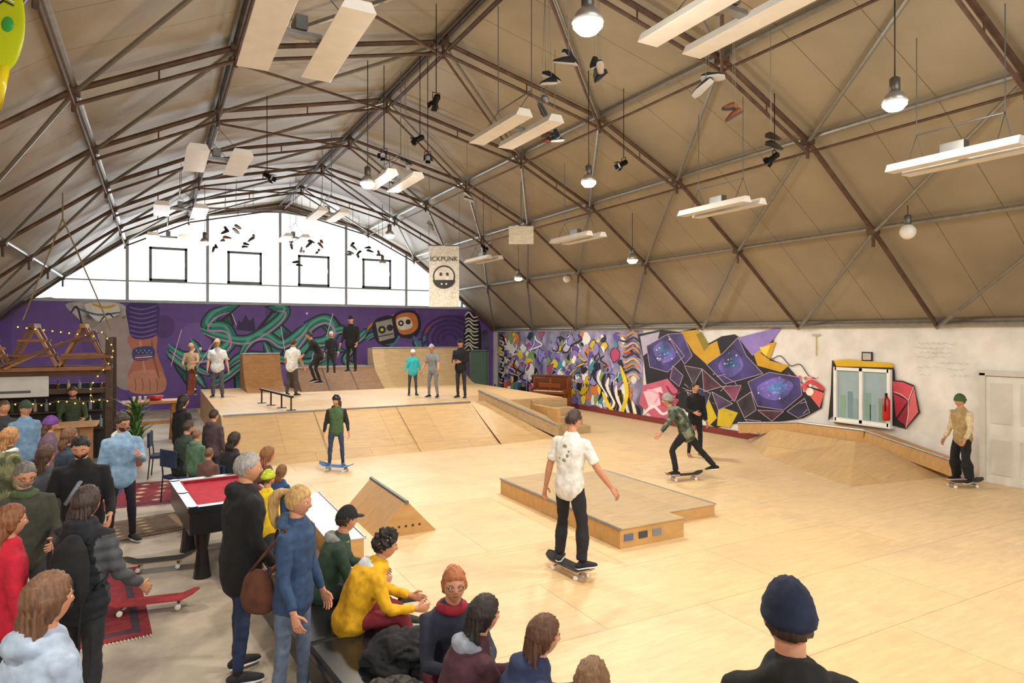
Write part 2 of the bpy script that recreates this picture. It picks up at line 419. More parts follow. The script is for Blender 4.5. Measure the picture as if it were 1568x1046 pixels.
def skateboard(a,b,z=0,deck='2a2a2c',edge='b98a55',wheel='e8e4da',name='skateboard',L=.8):
    a=V(a);b=V(b);c=(a+b)/2; d=(b-a); d.z=0; d.normalize()
    mb=MB(); n=16; W=.1
    rows=[]
    for i in range(n+1):
        y=-L/2+L*i/n; e=max(0,abs(y)-(L/2-.1)); w=W*math.sqrt(max(.02,1-(e/.101)**2)) if e>0 else W
        zz=.088+max(0,abs(y)-(L/2-.16))*.42
        rows.append([(x*w,y,zz+.006*x*x) for x in (-1,-.5,0,.5,1)])
    for dz,m in ((0,M(edge,'wood')),(.012,M(deck,'cloth'))):
        vs=[V((p[0],p[1],p[2]+dz)) for r in rows for p in r]
        fs=[(i*5+j,i*5+j+1,(i+1)*5+j+1,(i+1)*5+j) for i in range(n) for j in range(4)]
        mb.add((vs,fs),m)
    per=[r[0] for r in rows]+[r[-1] for r in rows[::-1]]
    k=len(per); vs=[V(p) for p in per]+[V((p[0],p[1],p[2]+.012)) for p in per]
    mb.add((vs,[(i,(i+1)%k,k+(i+1)%k,k+i) for i in range(k)]),M(edge,'wood'))
    for s in (-1,1):
        y=s*(L/2-.19)
        mb.box((0,y,.082),(.055,.08,.014),M('8a8a8a','metal')); mb.tube([(0,y,.084),(0,y-s*.012,.05)],[.02,.014],M('8a8a8a','metal'),8)
        mb.tube([(-.075,y,.045),(-.04,y,.05),(.04,y,.05),(.075,y,.045)],[.008,.013,.013,.008],M('9a9a9a','metal'),8)
        for t in (-1,1): mb.tube([(t*.066,y,.027),(t*.07,y,.027),(t*.098,y,.027),(t*.102,y,.027)],[.02,.027,.027,.02],M(wheel,'plain'),16)
    rz=math.atan2(d.y,d.x)-math.pi/2
    return mb.build(name,(c.x,c.y,z),False,rz)
# ---- skaters
BZ=.1
c=at(.67,7.62); bd=(on_z(893,893)-on_z(830,862)).normalized()
skateboard(c-bd,c+bd)
person('skateboarder',c,BZ,140,1.84,'dfddd8','22232a','2a2a2a','e5e5e5',hair=('short','3a2a1f'),lean=7,legs=((10,7,14),(4,8,10)),arms=((-8,16,16,0),(12,26,18,0)),sleeve='short',bulk=1.15,wide=1.35,hp=14,hy=-10,vox=.016,extra=e_print,toes=(25,25))
c=on_z(515,721); skateboard(c-R*.9+F*.3,c+R*.9-F*.3,deck='3f6fae',edge='4d86c6')
person('skateboarder',c,BZ,15,1.46,'44603f','2f4262','2f5f9a','d8d8d8',hair=('bob','4a3424'),hat=('helmet','1c1c1e'),lean=5,legs=((8,6,12),(2,7,8)),arms=((4,14,20,5),(0,12,16,0)),sleevecol='1f2123',hy=-35,hood='44603f',bulk=1.15,vox=.018)
c=on_z(1047,735); skateboard(c-R*.8-F*.2,c+R*.8+F*.2,deck='222222')
person('skateboarder',c+R*.05,BZ,-105,1.75,'4b5344','1c1d22','1b1b1b','e5e5e5',hair=('short','6b6258'),hat=('beanie','8d8a84'),lean=38,legs=((38,3,48),(-34,8,8)),arms=((50,42,8,0),(-28,40,10,0)),bulk=1.25,hp=-8,vox=.018,wide=1.15,camo=('2c3330','7a7f6c'))
c=on_z(1064,699)
person('skateboarder',c,0,8,1.72,'16171a','191a1f','9a6a45','d8c8a8',hair=('short','17120f'),lean=2,legs=((4,4,6),(0,5,2)),arms=((2,8,14,2),(12,10,70,30)),bulk=1.1,hy=18,vox=.02)
c=on_z(1474,746); skateboard(c-R*.9-F*.1,c+R*.9+F*.1,deck='333333')
person('skateboarder',c,BZ,-75,1.62,'a58d62','17171b','1b1b1b','dddddd',hair=('short','5a4636'),hat=('beanie','3f5a34'),lean=6,legs=((14,8,24),(2,9,14)),arms=((16,14,30,5),(-4,12,30,0)),bulk=1.2,wide=1.9,sleevecol='cdbb96',hy=-12,vox=.018)
# ---- deck people (ramp deck 0.9 m)
DZ=.9
def dk(x,y,**k):
    z=k.pop('zz',DZ); p=on_z(x,y,z); return person(k.pop('name','skateboarder'),p,z,vox=.024,**k)
dk(293,604,phi=10,H=1.62,top='b79a7c',pants='3b3a3f',hair=('short','b58e5e'),hat=('cap','c5a47a'),arms=((20,14,70,30),(10,14,60,30)))
sb=skateboard(on_z(285,605,.9),on_z(301,605,.9),.9,deck='7a3a2a'); sb.rotation_euler=(rad(80),0,-A0); sb.location=on_z(296,607,.9)+V((0,0,.42))
dk(333,609,phi=15,H=1.76,top='dfe3e6',pants='595a62',sleeve='short',hair=('short','a6744d'),hat=('cap','c9a878'),bulk=1.2,arms=((0,14,20,0),(0,12,30,10)),wide=1.3)
dk(447,606,phi=165,H=1.76,top='e4e4e0',pants='4a4744',sleeve='short',hair=('short','4a3020'),lean=8,legs=((6,8,12),(0,8,8)),arms=((10,18,30,0),(5,16,20,0)),bulk=1.2,wide=1.2)
dk(489,588,zz=1.25,phi=-70,H=1.75,top='1c1c20',pants='2a2a30',hair=('short','2a1f18'),lean=32,legs=((42,8,62),(14,10,34)),arms=((50,25,10,0),(-20,35,15,0)))
dk(507,572,zz=1.62,phi=20,H=1.25,top='1e1e22',pants='222226',hair=('short','c9b7a4'),hat=('helmet','c9c2bc'))
dk(538,570,zz=1.62,phi=-5,H=1.75,top='131315',pants='17171a',hair=('short','2a1f18'),hat=('cap','151515'),bulk=1.2,arms=((5,12,40,10),(5,12,30,5)))
dk(632,606,phi=20,H=1.42,top='35b3bd',pants='3d444e',hair=('short','5a4636'),hat=('helmet','dcecee'),arms=((0,16,20,0),(10,16,30,0)),bulk=1.2)
dk(664,609,phi=-25,H=1.62,top='7f858a',pants='77797f',hair=('short','4a3524'),hat=('cap','a9a9a9'),lean=12,legs=((14,8,22),(6,8,14)),arms=((30,22,20,0),(12,16,20,0)),sleeve='short',bulk=1.15)
dk(706,610,phi=-20,H=1.76,top='15161a',pants='2c2f38',hair=('short','3a2a1f'),hat=('cap','1a1a1a'),arms=((10,10,80,40),(10,10,80,40)),bulk=1.2)
# ---- standing spectators
sv='spectator'
person(sv,PX(1215,2.45),0,176,1.86,'141416','1d1f26',hair=('short','3b2a20'),hat=('beanie','161f38'),hood='141416',bulk=1.2,vox=.014,hp=2)
person(sv,PX(55,2.9),0,150,1.74,'9fb0c6','2a2d36',hair=('long','6b4a33'),bulk=1.3,vox=.014,fem=True,hood='9fb0c6',arms=((10,14,50,20),(6,16,40,20)))
person(sv,PX(125,4.75),0,170,1.70,'1c1f26','232428',shoe='3a302a',hair=('bob','3a2b26'),bulk=1.28,vox=.016,puffy=True,sleevecol='4b4d52',extra=e_backpack,hood='1c1f26',wide=1.25,arms=((15,12,60,20),(12,14,40,10)))
person(sv,PX(4,4.5),0,140,1.63,'b3182f','25272e',hair=('long','7a4a2c'),bulk=1.25,fem=True,vox=.018)
person(sv,PX(36,5.75),0,50,1.70,'3b3d33','2d2f35',hair=('short','6d6a66'),beard='8b8782',glasses=True,bulk=1.2,hp=18,scarf='4c5b3a',arms=((10,10,70,30),(0,10,30,10)))
person(sv,PX(126,6.7),0,25,1.80,'15161b','1a1b20',hair=('short','17130f'),hp=22,bulk=1.25,extra=e_xstrap,arms=((5,14,60,10),(5,18,70,10)),lean=8,beard='2a211b')
person(sv,PX(186,8.8),0,45,1.74,'86a8c8','241f2e',hair=('mop','33261d'),beard='3a2a20',glasses=True,bulk=1.2,hood='d0d4d8',arms=((20,12,95,35),(0,12,25,0)),hy=20,hp=12)
person(sv,PX(370,5.36),0,128,1.84,'17181c','253250',shoe='26262a',hair=('short','9a9692'),bulk=1.32,drop=.1,vox=.016,arms=((6,9,20,10),(6,9,30,20)),hy=-15,hood='17181c')
person(sv,PX(449,4.9),0,78,1.68,'2f4566','5d6a80',shoe='6b655e',hair=('pony','b8935c'),bulk=1.2,fem=True,vox=.014,arms=((2,9,20,0),(4,8,22,0)),hood='3f5678',extra=e_handbag,drop=.06)
person(sv,PX(407,7.3),0,150,1.27,'e3c120','2c3040',hair=('short','5a4030'),hat=('helmet','b9c62a'),bulk=1.2)
person(sv,PX(277,11.9),0,150,1.70,'1b1c20','22242b',hair=('bob','1d1512'),bulk=1.15)
person(sv,PX(299,10.4),0,160,1.28,'52705a','39414d',hair=('short','7c5a3a'),bulk=1.25,hood='52705a')
person(sv,PX(36,10.4),0,70,1.75,'6e90b2','2a2d36',hair=('short','3a2a1f'),hat=('cap','3a4a3a'),bulk=1.2)
person(sv,PX(72,9.7),0,120,1.58,'6c5668','2a2d36',hair=('bob','5a3a2a'),hat=('beanie','6a3f8c'),bulk=1.2,fem=True)
person(sv,PX(8,7.9),0,150,1.68,'6f7152','2d3038',hair=('bob','a87b4c'),bulk=1.3,scarf='d8d8d8',camo=('4a4f38','8c8c68'))
person(sv,PX(4,10.8),0,60,1.72,'3a3f44','2a2d36',hair=('short','5a4030'),bulk=1.1)
person('bartender',PX(112,13.6),0,30,1.74,'3e4a36','26282e',hair=('short','4a3020'),beard='4a3020',arms=((25,12,60,20),(20,12,60,20)),lean=10,hp=15)
person(sv,PX(325,11.3),0,160,1.5,'4a3b3f','22242b',hair=('short','2e2018'),bulk=1.2,hood='4a3b3f')
person(sv,PX(100,8.3),0,140,1.62,'2c3a4a','24262c',hair=('bob','6a4a34'),bulk=1.2,fem=True)
person(sv,PX(318,9.3),0,170,1.18,'6b4a42','2c3040',hair=('short','6a4a30'),bulk=1.2)
person(sv,PX(64,7.2),0,165,1.58,'4a4f5a','24262c',hair=('long','4a3020'),bulk=1.2,fem=True)
person(sv,PX(428,8.0),0,150,1.2,'2b4a7a','2c3040',hair=('bob','7a5434'),bulk=1.2)
# ---- seated
def seated(x,d,phi,H,seat,**k):
    k.setdefault('legs',((86,8,80),(88,8,84)))
    return person(sv,PX(x,d),0,phi,H,seat=seat,**k)
SB=.335
seated(498,6.1,105,1.72,.31,top='2d4438',pants='2c2f38',hair=('short','3a2a1f'),hat=('cap','17181b'),lean=20,hy=25,bulk=1.22,vox=.018,legs=((92,10,36),(96,12,48)),arms=((35,14,50,30),(30,16,60,30)),hood='8a8c86',shoe='3c3a38')
seated(537,5.5,108,1.68,.31,top='dca71a',pants='7a2430',hair=('curly','17120f'),lean=32,bulk=1.38,vox=.016,hood='c9cccf',arms=((40,14,50,30),(36,14,60,30)),shoe='222222',legs=((92,8,66),(94,10,72)))
seated(682,4.62,25,1.74,SB,top='2c3040',pants='6a2f38',hair=('bun','a5623a'),glasses=True,lean=18,hy=-12,hp=-6,fem=True,vox=.016,scarf='8c1f2e',arms=((45,12,60,35),(40,12,70,35)),bulk=1.2)
seated(693,3.95,118,1.70,SB,top='4a2a34',pants='2a3550',hair=('bob','231a16'),lean=22,fem=True,vox=.014,bulk=1.25,hood='8f95a3',arms=((40,12,60,30),(40,12,60,30)))
seated(780,3.72,108,1.68,SB,top='2b3658',pants='5f7694',hair=('long','5a3a26'),lean=22,fem=True,vox=.014,bulk=1.3,arms=((45,12,60,30),(42,12,60,30)),hood='2b3658')
seated(880,3.1,150,1.66,SB,top='3a3f48',pants='2a3550',hair=('mop','7a5a3c'),lean=22,vox=.016,bulk=1.2)
seated(278,11.0,150,1.72,.45,top='34403a',pants='23262c',hair=('short','3a2a1f'),bulk=1.25,lean=12)
seated(350,9.8,150,1.68,.45,top='1f2126',pants='23262c',hair=('bob','2a1d17'),bulk=1.2,lean=10)
seated(399,8.6,140,1.66,.45,top='5a4a3c',pants='23262c',hair=('bob','8a5a38'),bulk=1.15,lean=10,fem=True)

# ------------------------------------------------------------------ surface materials
def nodes(m): m.use_nodes=True; return m.node_tree,m.node_tree.nodes,m.node_tree.links,m.node_tree.nodes['Principled BSDF']
def ply(name,c1,c2,seam=.005,rough=.42,scuff=.25,gr=.1,bw=2.5,rh=1.25,mortar='9a7c58'):
    m=bpy.data.materials.new(name); nt,N,Lk,b=nodes(m)
    tc=N.new('ShaderNodeTexCoord'); br=N.new('ShaderNodeTexBrick')
    br.inputs['Scale'].default_value=1; br.inputs['Brick Width'].default_value=bw; br.inputs['Row Height'].default_value=rh
    br.inputs['Mortar Size'].default_value=seam; br.inputs['Mortar Smooth'].default_value=.3
    br.inputs['Color1'].default_value=lin(c1); br.inputs['Color2'].default_value=lin(c2); br.inputs['Mortar'].default_value=lin(mortar)
    Lk.new(tc.outputs['Object'],br.inputs[0])
    mp=N.new('ShaderNodeMapping'); mp.inputs['Scale'].default_value=(1.0,6,3); Lk.new(tc.outputs['Object'],mp.inputs[0])
    n1=N.new('ShaderNodeTexNoise'); n1.inputs['Scale'].default_value=2.4; n1.inputs['Detail'].default_value=7; n1.inputs['Roughness'].default_value=.65; n1.inputs['Distortion'].default_value=.6; Lk.new(mp.outputs[0],n1.inputs[0])
    n2=N.new('ShaderNodeTexNoise'); n2.inputs['Scale'].default_value=.55; n2.inputs['Detail'].default_value=8; n2.inputs['Roughness'].default_value=.75; Lk.new(tc.outputs['Object'],n2.inputs[0])
    r1=N.new('ShaderNodeMapRange'); r1.inputs[1].default_value=.3; r1.inputs[2].default_value=.7; r1.inputs[3].default_value=1-gr; r1.inputs[4].default_value=1+gr; Lk.new(n1.outputs[0],r1.inputs[0])
    hs=N.new('ShaderNodeHueSaturation'); Lk.new(br.outputs[0],hs.inputs['Color']); Lk.new(r1.outputs[0],hs.inputs['Value'])
    r2=N.new('ShaderNodeMapRange'); r2.inputs[1].default_value=.48; r2.inputs[2].default_value=.7; r2.inputs[4].default_value=scuff; Lk.new(n2.outputs[0],r2.inputs[0])
    mx=N.new('ShaderNodeMixRGB'); mx.inputs[2].default_value=lin('aa9a82'); Lk.new(r2.outputs[0],mx.inputs[0]); Lk.new(hs.outputs[0],mx.inputs[1])
    Lk.new(mx.outputs[0],b.inputs['Base Color'])
    r3=N.new('ShaderNodeMapRange'); r3.inputs[3].default_value=rough-.1; r3.inputs[4].default_value=rough+.25; Lk.new(n2.outputs[0],r3.inputs[0]); Lk.new(r3.outputs[0],b.inputs['Roughness'])
    bu=N.new('ShaderNodeBump'); bu.inputs['Strength'].default_value=.08; bu.inputs['Distance'].default_value=.01; Lk.new(n1.outputs[0],bu.inputs['Height']); Lk.new(bu.outputs[0],b.inputs['Normal'])
    return m
PLY=ply('plywood_floor','dfc399','dabb8c',.004,scuff=.45,gr=.12,mortar='a08260'); PLY2=ply('plywood_ramp','caa877','c29e6c',.005,.45,.45,.14,1.25,3.0); PLY3=ply('plywood_box','c59a60','b98f54',0,.5,.25,.14)
PLY4=ply('plywood_weathered','b59b74','a98f68',.005,.55,.6,.16,1.25,3.0)
def concrete():
    m=bpy.data.materials.new('concrete'); nt,N,Lk,b=nodes(m)
    tc=N.new('ShaderNodeTexCoord'); n=N.new('ShaderNodeTexNoise'); n.inputs['Scale'].default_value=1.3; n.inputs['Detail'].default_value=10; n.inputs['Roughness'].default_value=.65
    Lk.new(tc.outputs['Object'],n.inputs[0]); cr=N.new('ShaderNodeValToRGB')
    cr.color_ramp.elements[0].position=.3; cr.color_ramp.elements[0].color=lin('8c8074'); cr.color_ramp.elements[1].position=.7; cr.color_ramp.elements[1].color=lin('bdb2a2')
    Lk.new(n.outputs[0],cr.inputs[0]); Lk.new(cr.outputs[0],b.inputs['Base Color']); b.inputs['Roughness'].default_value=.6
    return m
def roofmat():
    m=bpy.data.materials.new('roof_sheeting'); nt,N,Lk,b=nodes(m)
    tc=N.new('ShaderNodeTexCoord'); sx=N.new('ShaderNodeSeparateXYZ'); Lk.new(tc.outputs['Object'],sx.inputs[0])
    dv=N.new('ShaderNodeMath'); dv.operation='DIVIDE'; dv.inputs[1].default_value=1.0667; Lk.new(sx.outputs[1],dv.inputs[0])
    fr=N.new('ShaderNodeMath'); fr.operation='FRACT'; Lk.new(dv.outputs[0],fr.inputs[0])
    lt=N.new('ShaderNodeMath'); lt.operation='LESS_THAN'; lt.inputs[1].default_value=.014; Lk.new(fr.outputs[0],lt.inputs[0])
    n=N.new('ShaderNodeTexNoise'); n.inputs['Scale'].default_value=.7; n.inputs['Detail'].default_value=7; Lk.new(tc.outputs['Object'],n.inputs[0])
    cr=N.new('ShaderNodeValToRGB'); cr.color_ramp.elements[0].position=.3; cr.color_ramp.elements[0].color=lin('8d8371'); cr.color_ramp.elements[1].position=.72; cr.color_ramp.elements[1].color=lin('a3977f')
    Lk.new(n.outputs[0],cr.inputs[0])
    mx=N.new('ShaderNodeMixRGB'); mx.inputs[2].default_value=lin('6c6152'); Lk.new(lt.outputs[0],mx.inputs[0]); Lk.new(cr.outputs[0],mx.inputs[1])
    Lk.new(mx.outputs[0],b.inputs['Base Color']); b.inputs['Roughness'].default_value=.5
    bu=N.new('ShaderNodeBump'); bu.inputs['Strength'].default_value=.7; bu.inputs['Distance'].default_value=.07; Lk.new(n.outputs[0],bu.inputs['Height']); Lk.new(bu.outputs[0],b.inputs['Normal'])
    return m
# ------------------------------------------------------------------ shell
mb=MB(); mb.box(((XL+XR)/2,(YF+YB)/2,-.12),(XR-XL+.4,YB-YF+.4,.2),concrete()); mb.build('floor')
mb=MB(); mb.prism([(1.3,YF+.05,-.02),(XR-.02,YF+.05,-.02),(XR-.02,YB-.02,-.02),(1.3,YB-.02,-.02)],(0,0,.02),PLY); mb.build('floor_plywood')
wh=M('e3e0da','paint')
mb=MB(); mb.box((XR+.1,(YF+YB)/2,1.525),(.2,YB-YF+.4,3.05),wh); mb.build('wall_right')
mb=MB(); mb.box((XL-.1,(YF+YB)/2,1.525),(.2,YB-YF+.4,3.05),wh); mb.build('wall_left')
PUR=M('644893','paint')
mb=MB(); mb.prism([(XL,YB,0),(XR,YB,0),(XR,YB,3.05),(XC+8.3,YB,3.97),(XC-8.3,YB,3.97),(XL,YB,3.05)],(0,.2,0),PUR); mb.build('wall_back')
mb=MB(); mb.prism([(XL,YF,0),(XR,YF,0),(XR,YF,3.05),(XC+8.3,YF,3.97),(XC-8.3,YF,3.97),(XL,YF,3.05)],(0,-.2,0),wh); mb.build('wall_front')
RM=roofmat(); mb=MB(); vs=[];fs=[]
for o,z in PROF: vs+=[(XC+o,YF-.2,z+.02),(XC+o,YB+.2,z+.02)]
n=len(PROF)
for o,z in PROF: vs+=[(XC+o*1.01,YF-.2,z+.14),(XC+o*1.01,YB+.2,z+.14)]
for i in range(n-1):
    fs.append((2*i,2*i+1,2*i+3,2*i+2)); a=2*n; fs.append((a+2*i,a+2*i+2,a+2*i+3,a+2*i+1))
mb.add((vs,fs),RM); mb.build('ceiling')
# ---- trusses
BR=M('5e4738','rust'); GR=M('94928a','metal'); BK=M('4a403a','rust')
mb=MB(); YK=[-5.4,-2.2,1.0,4.2,7.4,10.6,13.8,17.0,20.2,23.4,26.85]
nd=lambda i,y,dz=.1: V((XC+PROF[i][0]*(1-.012),y,PROF[i][1]-dz))
for y in YK:
    for i in range(n-1):
        a,b=nd(i,y),nd(i+1,y)
        mb.tube([a,b],.042,BR,8)
        if 2<=i<=5:
            d=V((0,0,-.2)); mb.tube([a+d,b+d],.03,BR,6)
            for t in (0,.5,1): mb.tube([a.lerp(b,t),a.lerp(b,t)+d],.014,BR,5)
for i in range(n):
    mb.tube([nd(i,YF+.1,.06),nd(i,YB-.05,.06)],.05 if i==4 else .045,BK if i in(3,4) else GR,8)
    if i==4:
        for s in (-.16,.16): mb.tube([nd(i,YF+.1,.16)+V((s,0,0)),nd(i,YB-.05,.16)+V((s,0,0))],.03,BK,6)
    if 2<=i<=6: mb.tube([nd(i,YF+.1,.30),nd(i,YB-.05,.30)],.022,BR,6)
for k in range(1,len(YK)):
    for i in range(n//2,n-1):
        mb.tube([nd(i+1,YK[k],.14),nd(i,YK[k-1],.14)],.034,GR,6)
    for i in range(0,n//2):
        mb.tube([nd(i,YK[k],.14),nd(i+1,YK[k-1],.14)],.034,GR,6)
    for i in (3,4):
        mb.tube([nd(i,YK[k-1],.34),nd(i+1,YK[k],.34)],.026,BR,6); 
for y in YK:
    for i in range(1,n-1):
        p=nd(i,y,.1); mb.tube([p,p-V((0,0,.3))],.03,BR,6); mb.box(p-V((0,0,.02)),(.14,.18,.1),BR)
mb.build('roof_truss',smooth=False)
mb=MB(); mb.box((XR-.05,(YF+YB)/2,3.04),(.12,YB-YF,.1),M('6e675d','metal')); mb.build('trim_1')
mb=MB(); mb.box((XL+.05,(YF+YB)/2,3.04),(.12,YB-YF,.1),M('6e675d','metal')); mb.build('trim_2')
mb=MB(); mb.box((XR-.03,18.5,.09),(.06,17,.16),M('7a2d24','paint')); mb.build('baseboard_right')
# ---- arched windows
glass=bpy.data.materials.new('window_glass'); nt,N,Lk,b=nodes(glass)
tr=N.new('ShaderNodeBsdfTransparent'); gl=N.new('ShaderNodeBsdfGlossy'); gl.inputs['Roughness'].default_value=.05; mx=N.new('ShaderNodeMixShader'); mx.inputs[0].default_value=.04
Lk.new(tr.outputs[0],mx.inputs[1]); Lk.new(gl.outputs[0],mx.inputs[2]); Lk.new(mx.outputs[0],N['Material Output'].inputs[0])
FR=M('a7b0b6','paint'); FR2=M('77838c','paint')
MX=[-3.8,-.93,1.69,4.31,6.93,9.55,12.2]
ATAB=[(-9.4,3.0),(-8.3,3.9),(-7.3,4.72),(-5.3,6.2),(-4,6.88),(-2.7,7.3),(-1.3,7.56),(0,7.66),(1.3,7.56),(2.7,7.3),(4,6.88),(5.3,6.2),(7.3,4.72),(8.3,3.9),(9.4,3.0)]
def archz(X):
    o=X-XC
    for (a,za),(b,zb) in zip(ATAB,ATAB[1:]):
        if a<=o<=b: return za+(zb-za)*(o-a)/(b-a)
    return 3
def arch(Y,dirn,base):
    for k in range(6):
        x0,x1=MX[k],MX[k+1]; mb=MB(); pts=[(x0,Y,3.97),(x1,Y,3.97)]
        xs=[x1]+[XC+o for o,_ in ATAB[::-1] if x0<XC+o<x1]+[x0]
        for x in xs: pts.append((x,Y,archz(x)))
        mb.add(([V(p) for p in pts],[tuple(range(len(pts)))]),glass)
        mb.box(((x0+x1)/2,Y-dirn*.03,4.7),(x1-x0,.05,.05),FR)
        if 0<k<5:
            cx=(x0+x1)/2
            for dx in(-.58,.58): mb.box((cx+dx,Y-dirn*.04,5.35),(.09,.07,1.25),FR2)
            for dz in(-.58,.58): mb.box((cx,Y-dirn*.04,5.35+dz),(1.25,.07,.09),FR2)
            mb.box((cx+.55,Y-dirn*.1,5.35),(.03,.06,.16),FR)
        mb.build('window_%d'%(base+k))
    mb=MB()
    for x in MX: mb.box((x,Y,(3.97+archz(x))/2),(.1,.12,archz(x)-3.97),FR)
    for (a,za),(b_,zb) in zip(ATAB[1:],ATAB[2:-1]): mb.beam((XC+a,Y,za),(XC+b_,Y,zb),.14,.13,FR)
    mb.box((XC,Y,3.97),(17,.16,.1),FR)
    mb.build('trim_%d'%(base+20))
    mb=MB()
    xs=sorted(set([XC+o for o,_ in ATAB]+[XC+o for o,_ in PROF]))
    for a,b_ in zip(xs,xs[1:]): mb.prism([(a,Y-.03,archz(a)),(b_,Y-.03,archz(b_)),(b_,Y-.03,roofz(b_)+.03),(a,Y-.03,roofz(a)+.03)],(0,.06,0),RM)
    mb.build('trim_%d'%(base+21))
arch(YB+.05,1,1); arch(YF-.05,-1,11)
# right wall window, door
mb=MB(); y0,y1,z0,z1=8.38,9.63,.85,2.0; X=XR-.07; wf=M('f2efe8','gloss')
for yy in (y0,y1,(y0+y1)/2): mb.box((X,yy,(z0+z1)/2),(.12,.07,z1-z0+.07),wf)
for zz in (z0,z1): mb.box((X,(y0+y1)/2,zz),(.12,y1-y0,.07),wf)
mb.box((XR-.04,(y0+y1)/2,(z0+z1)/2),(.08,y1-y0,z1-z0),M('9db4ba','gloss'))
for q,h,c in ((.14,.5,'7fa48e'),(.3,.35,'93b0b8'),(.38,.6,'86a89c'),(.62,.45,'8fa9a6'),(.72,.6,'7896a0'),(.86,.5,'8cae98')): mb.box((XR-.082,y0+(y1-y0)*q,z0+.05+h/2),(.006,.12,h),M(c,'gloss'))
mb.box((X-.05,(y0+y1)/2,z0-.05),(.14,y1-y0+.15,.03),wf)
mb.build('window_30')
mb=MB(); dy0,dy1=5.55,6.55
mb.box((XR-.03,(dy0+dy1)/2,1.0),(.05,dy1-dy0,2.0),M('e0ddd5','gloss'))
for yy in (dy0-.05,dy1+.05): mb.box((XR-.05,yy,1.03),(.09,.1,2.06),M('cfcabf','gloss'))
mb.box((XR-.05,(dy0+dy1)/2,2.06),(.09,1.2,.1),M('cfcabf','gloss'))
for zc,hz in ((1.5,.75),(.5,.65)):
    for s in(-1,1): mb.box((XR-.06,(dy0+dy1)/2+s*.24,zc),(.02,.34,hz),M('d3cec3','gloss'))
mb.tube([(XR-.05,dy0+.1,1.02),(XR-.11,dy0+.1,1.02),(XR-.11,dy0+.22,1.02)],.011,M('999999','metal'),8)
mb.build('door_1',bevel=.006)
mb=MB(); a=on_y(720,600,YB).x; b_=on_y(744,600,YB).x
mb.box(((a+b_)/2,YB-.05,.98),(b_-a,.08,1.96),M('5f7f6c','gloss'))
for xx in(a-.05,b_+.05): mb.box((xx,YB-.06,1.0),(.08,.11,2.04),M('8a938c','metal'))
mb.box(((a+b_)/2,YB-.06,2.02),(b_-a+.18,.11,.08),M('8a938c','metal')); mb.tube([(a+.1,YB-.09,1.05),(a+.1,YB-.13,1.05),(a+.25,YB-.13,1.05)],.012,M('bbbbbb','metal'))
mb.build('door_2')
# ------------------------------------------------------------------ murals
def cat(pts,closed=False,st=5):
    P=[V((p[0],p[1])) for p in pts]; n=len(P); out=[]
    rng=range(n if closed else n-1)
    for i in rng:
        if closed: a,b,c,d=P[i-1],P[i],P[(i+1)%n],P[(i+2)%n]
        else: a,b,c,d=P[max(0,i-1)],P[i],P[i+1],P[min(n-1,i+2)]
        for k in range(st):
            t=k/st; out.append(.5*((2*b)+(c-a)*t+(2*a-5*b+4*c-d)*t*t+(3*b-a-3*c+d)*t**3))
    if not closed: out.append(P[-1])
    return out
class Mural:
    def __init__(s,side): s.mb=MB(); s.k=0; s.side=side
    def mp(s,p):
        o=.003+s.k*.00007
        return on_x(p[0],p[1],XR-o) if s.side=='r' else on_y(p[0],p[1],YB-o)
    def poly(s,pts,col,curve=False,kind='paint'):
        if curve: pts=cat(pts,True)
        s.mb.add(([s.mp(p) for p in pts],[tuple(range(len(pts)))]),M(col,kind)); s.k+=1
    def rib(s,pts,w,col,taper=True,st=6):
        c=cat(pts,False,st); L=[];n=len(c)
        for i,p in enumerate(c):
            t=(c[min(i+1,n-1)]-c[max(0,i-1)]); t=t.normalized() if t.length>0 else V((1,0))
            f=i/(n-1); ww=w/2*(min(1,.25+1.7*math.sin(math.pi*f)) if taper else 1)
            L.append((p+V((-t.y,t.x))*ww,p-V((-t.y,t.x))*ww))
        vs=[];fs=[]
        for a,b in L: vs+=[s.mp(a),s.mp(b)]
        for i in range(n-1): fs.append((2*i,2*i+1,2*i+3,2*i+2))
        s.mb.add((vs,fs),M(col,'paint')); s.k+=1
    def circ(s,x,y,r,col,n=18,ry=None): s.poly([(x+r*math.cos(2*math.pi*i/n),y+(ry or r)*math.sin(2*math.pi*i/n)) for i in range(n)],col)
m=Mural('r')
rnd=random.Random(5)
def ybot(x): return 598+(x-762)*.205
m.poly([(762,508),(985,506),(985,655),(950,650),(900,625),(762,600)],'8d86a6',kind='galaxy')
pal=['dcb81c','17151c','5a49a0','9286cc','e9e6e0','3f8fa0','c4bcd8','17151c','e8cc35','b8406a','7a9f5a','ebe8e2','8c72bc','f2efe8','cf7a3a']
for i in range(230):
    x=rnd.uniform(766,976); yb=ybot(x); y=rnd.uniform(512,yb-3); r=rnd.uniform(3,9)
    k_=rnd.choice((5,6,8)); a0=rnd.uniform(0,6)
    raw=[(x+r*rnd.uniform(.3,1.3)*math.cos(a0+a)*.85,y+r*rnd.uniform(.5,1.6)*math.sin(a0+a)) for a in [k*2*math.pi/k_ for k in range(k_)]]
    pts=[(min(983,max(763,p)),max(509,min(ybot(p)+5,q))) for p,q in raw]
    cx_=sum(p for p,_ in pts)/k_; cy_=sum(q for _,q in pts)/k_
    if i%3==0: m.poly([(cx_+(p-cx_)*1.22,max(508,cy_+(q-cy_)*1.22)) for p,q in pts],'15131a')
    m.poly(pts,pal[i%len(pal)],i%3!=1)
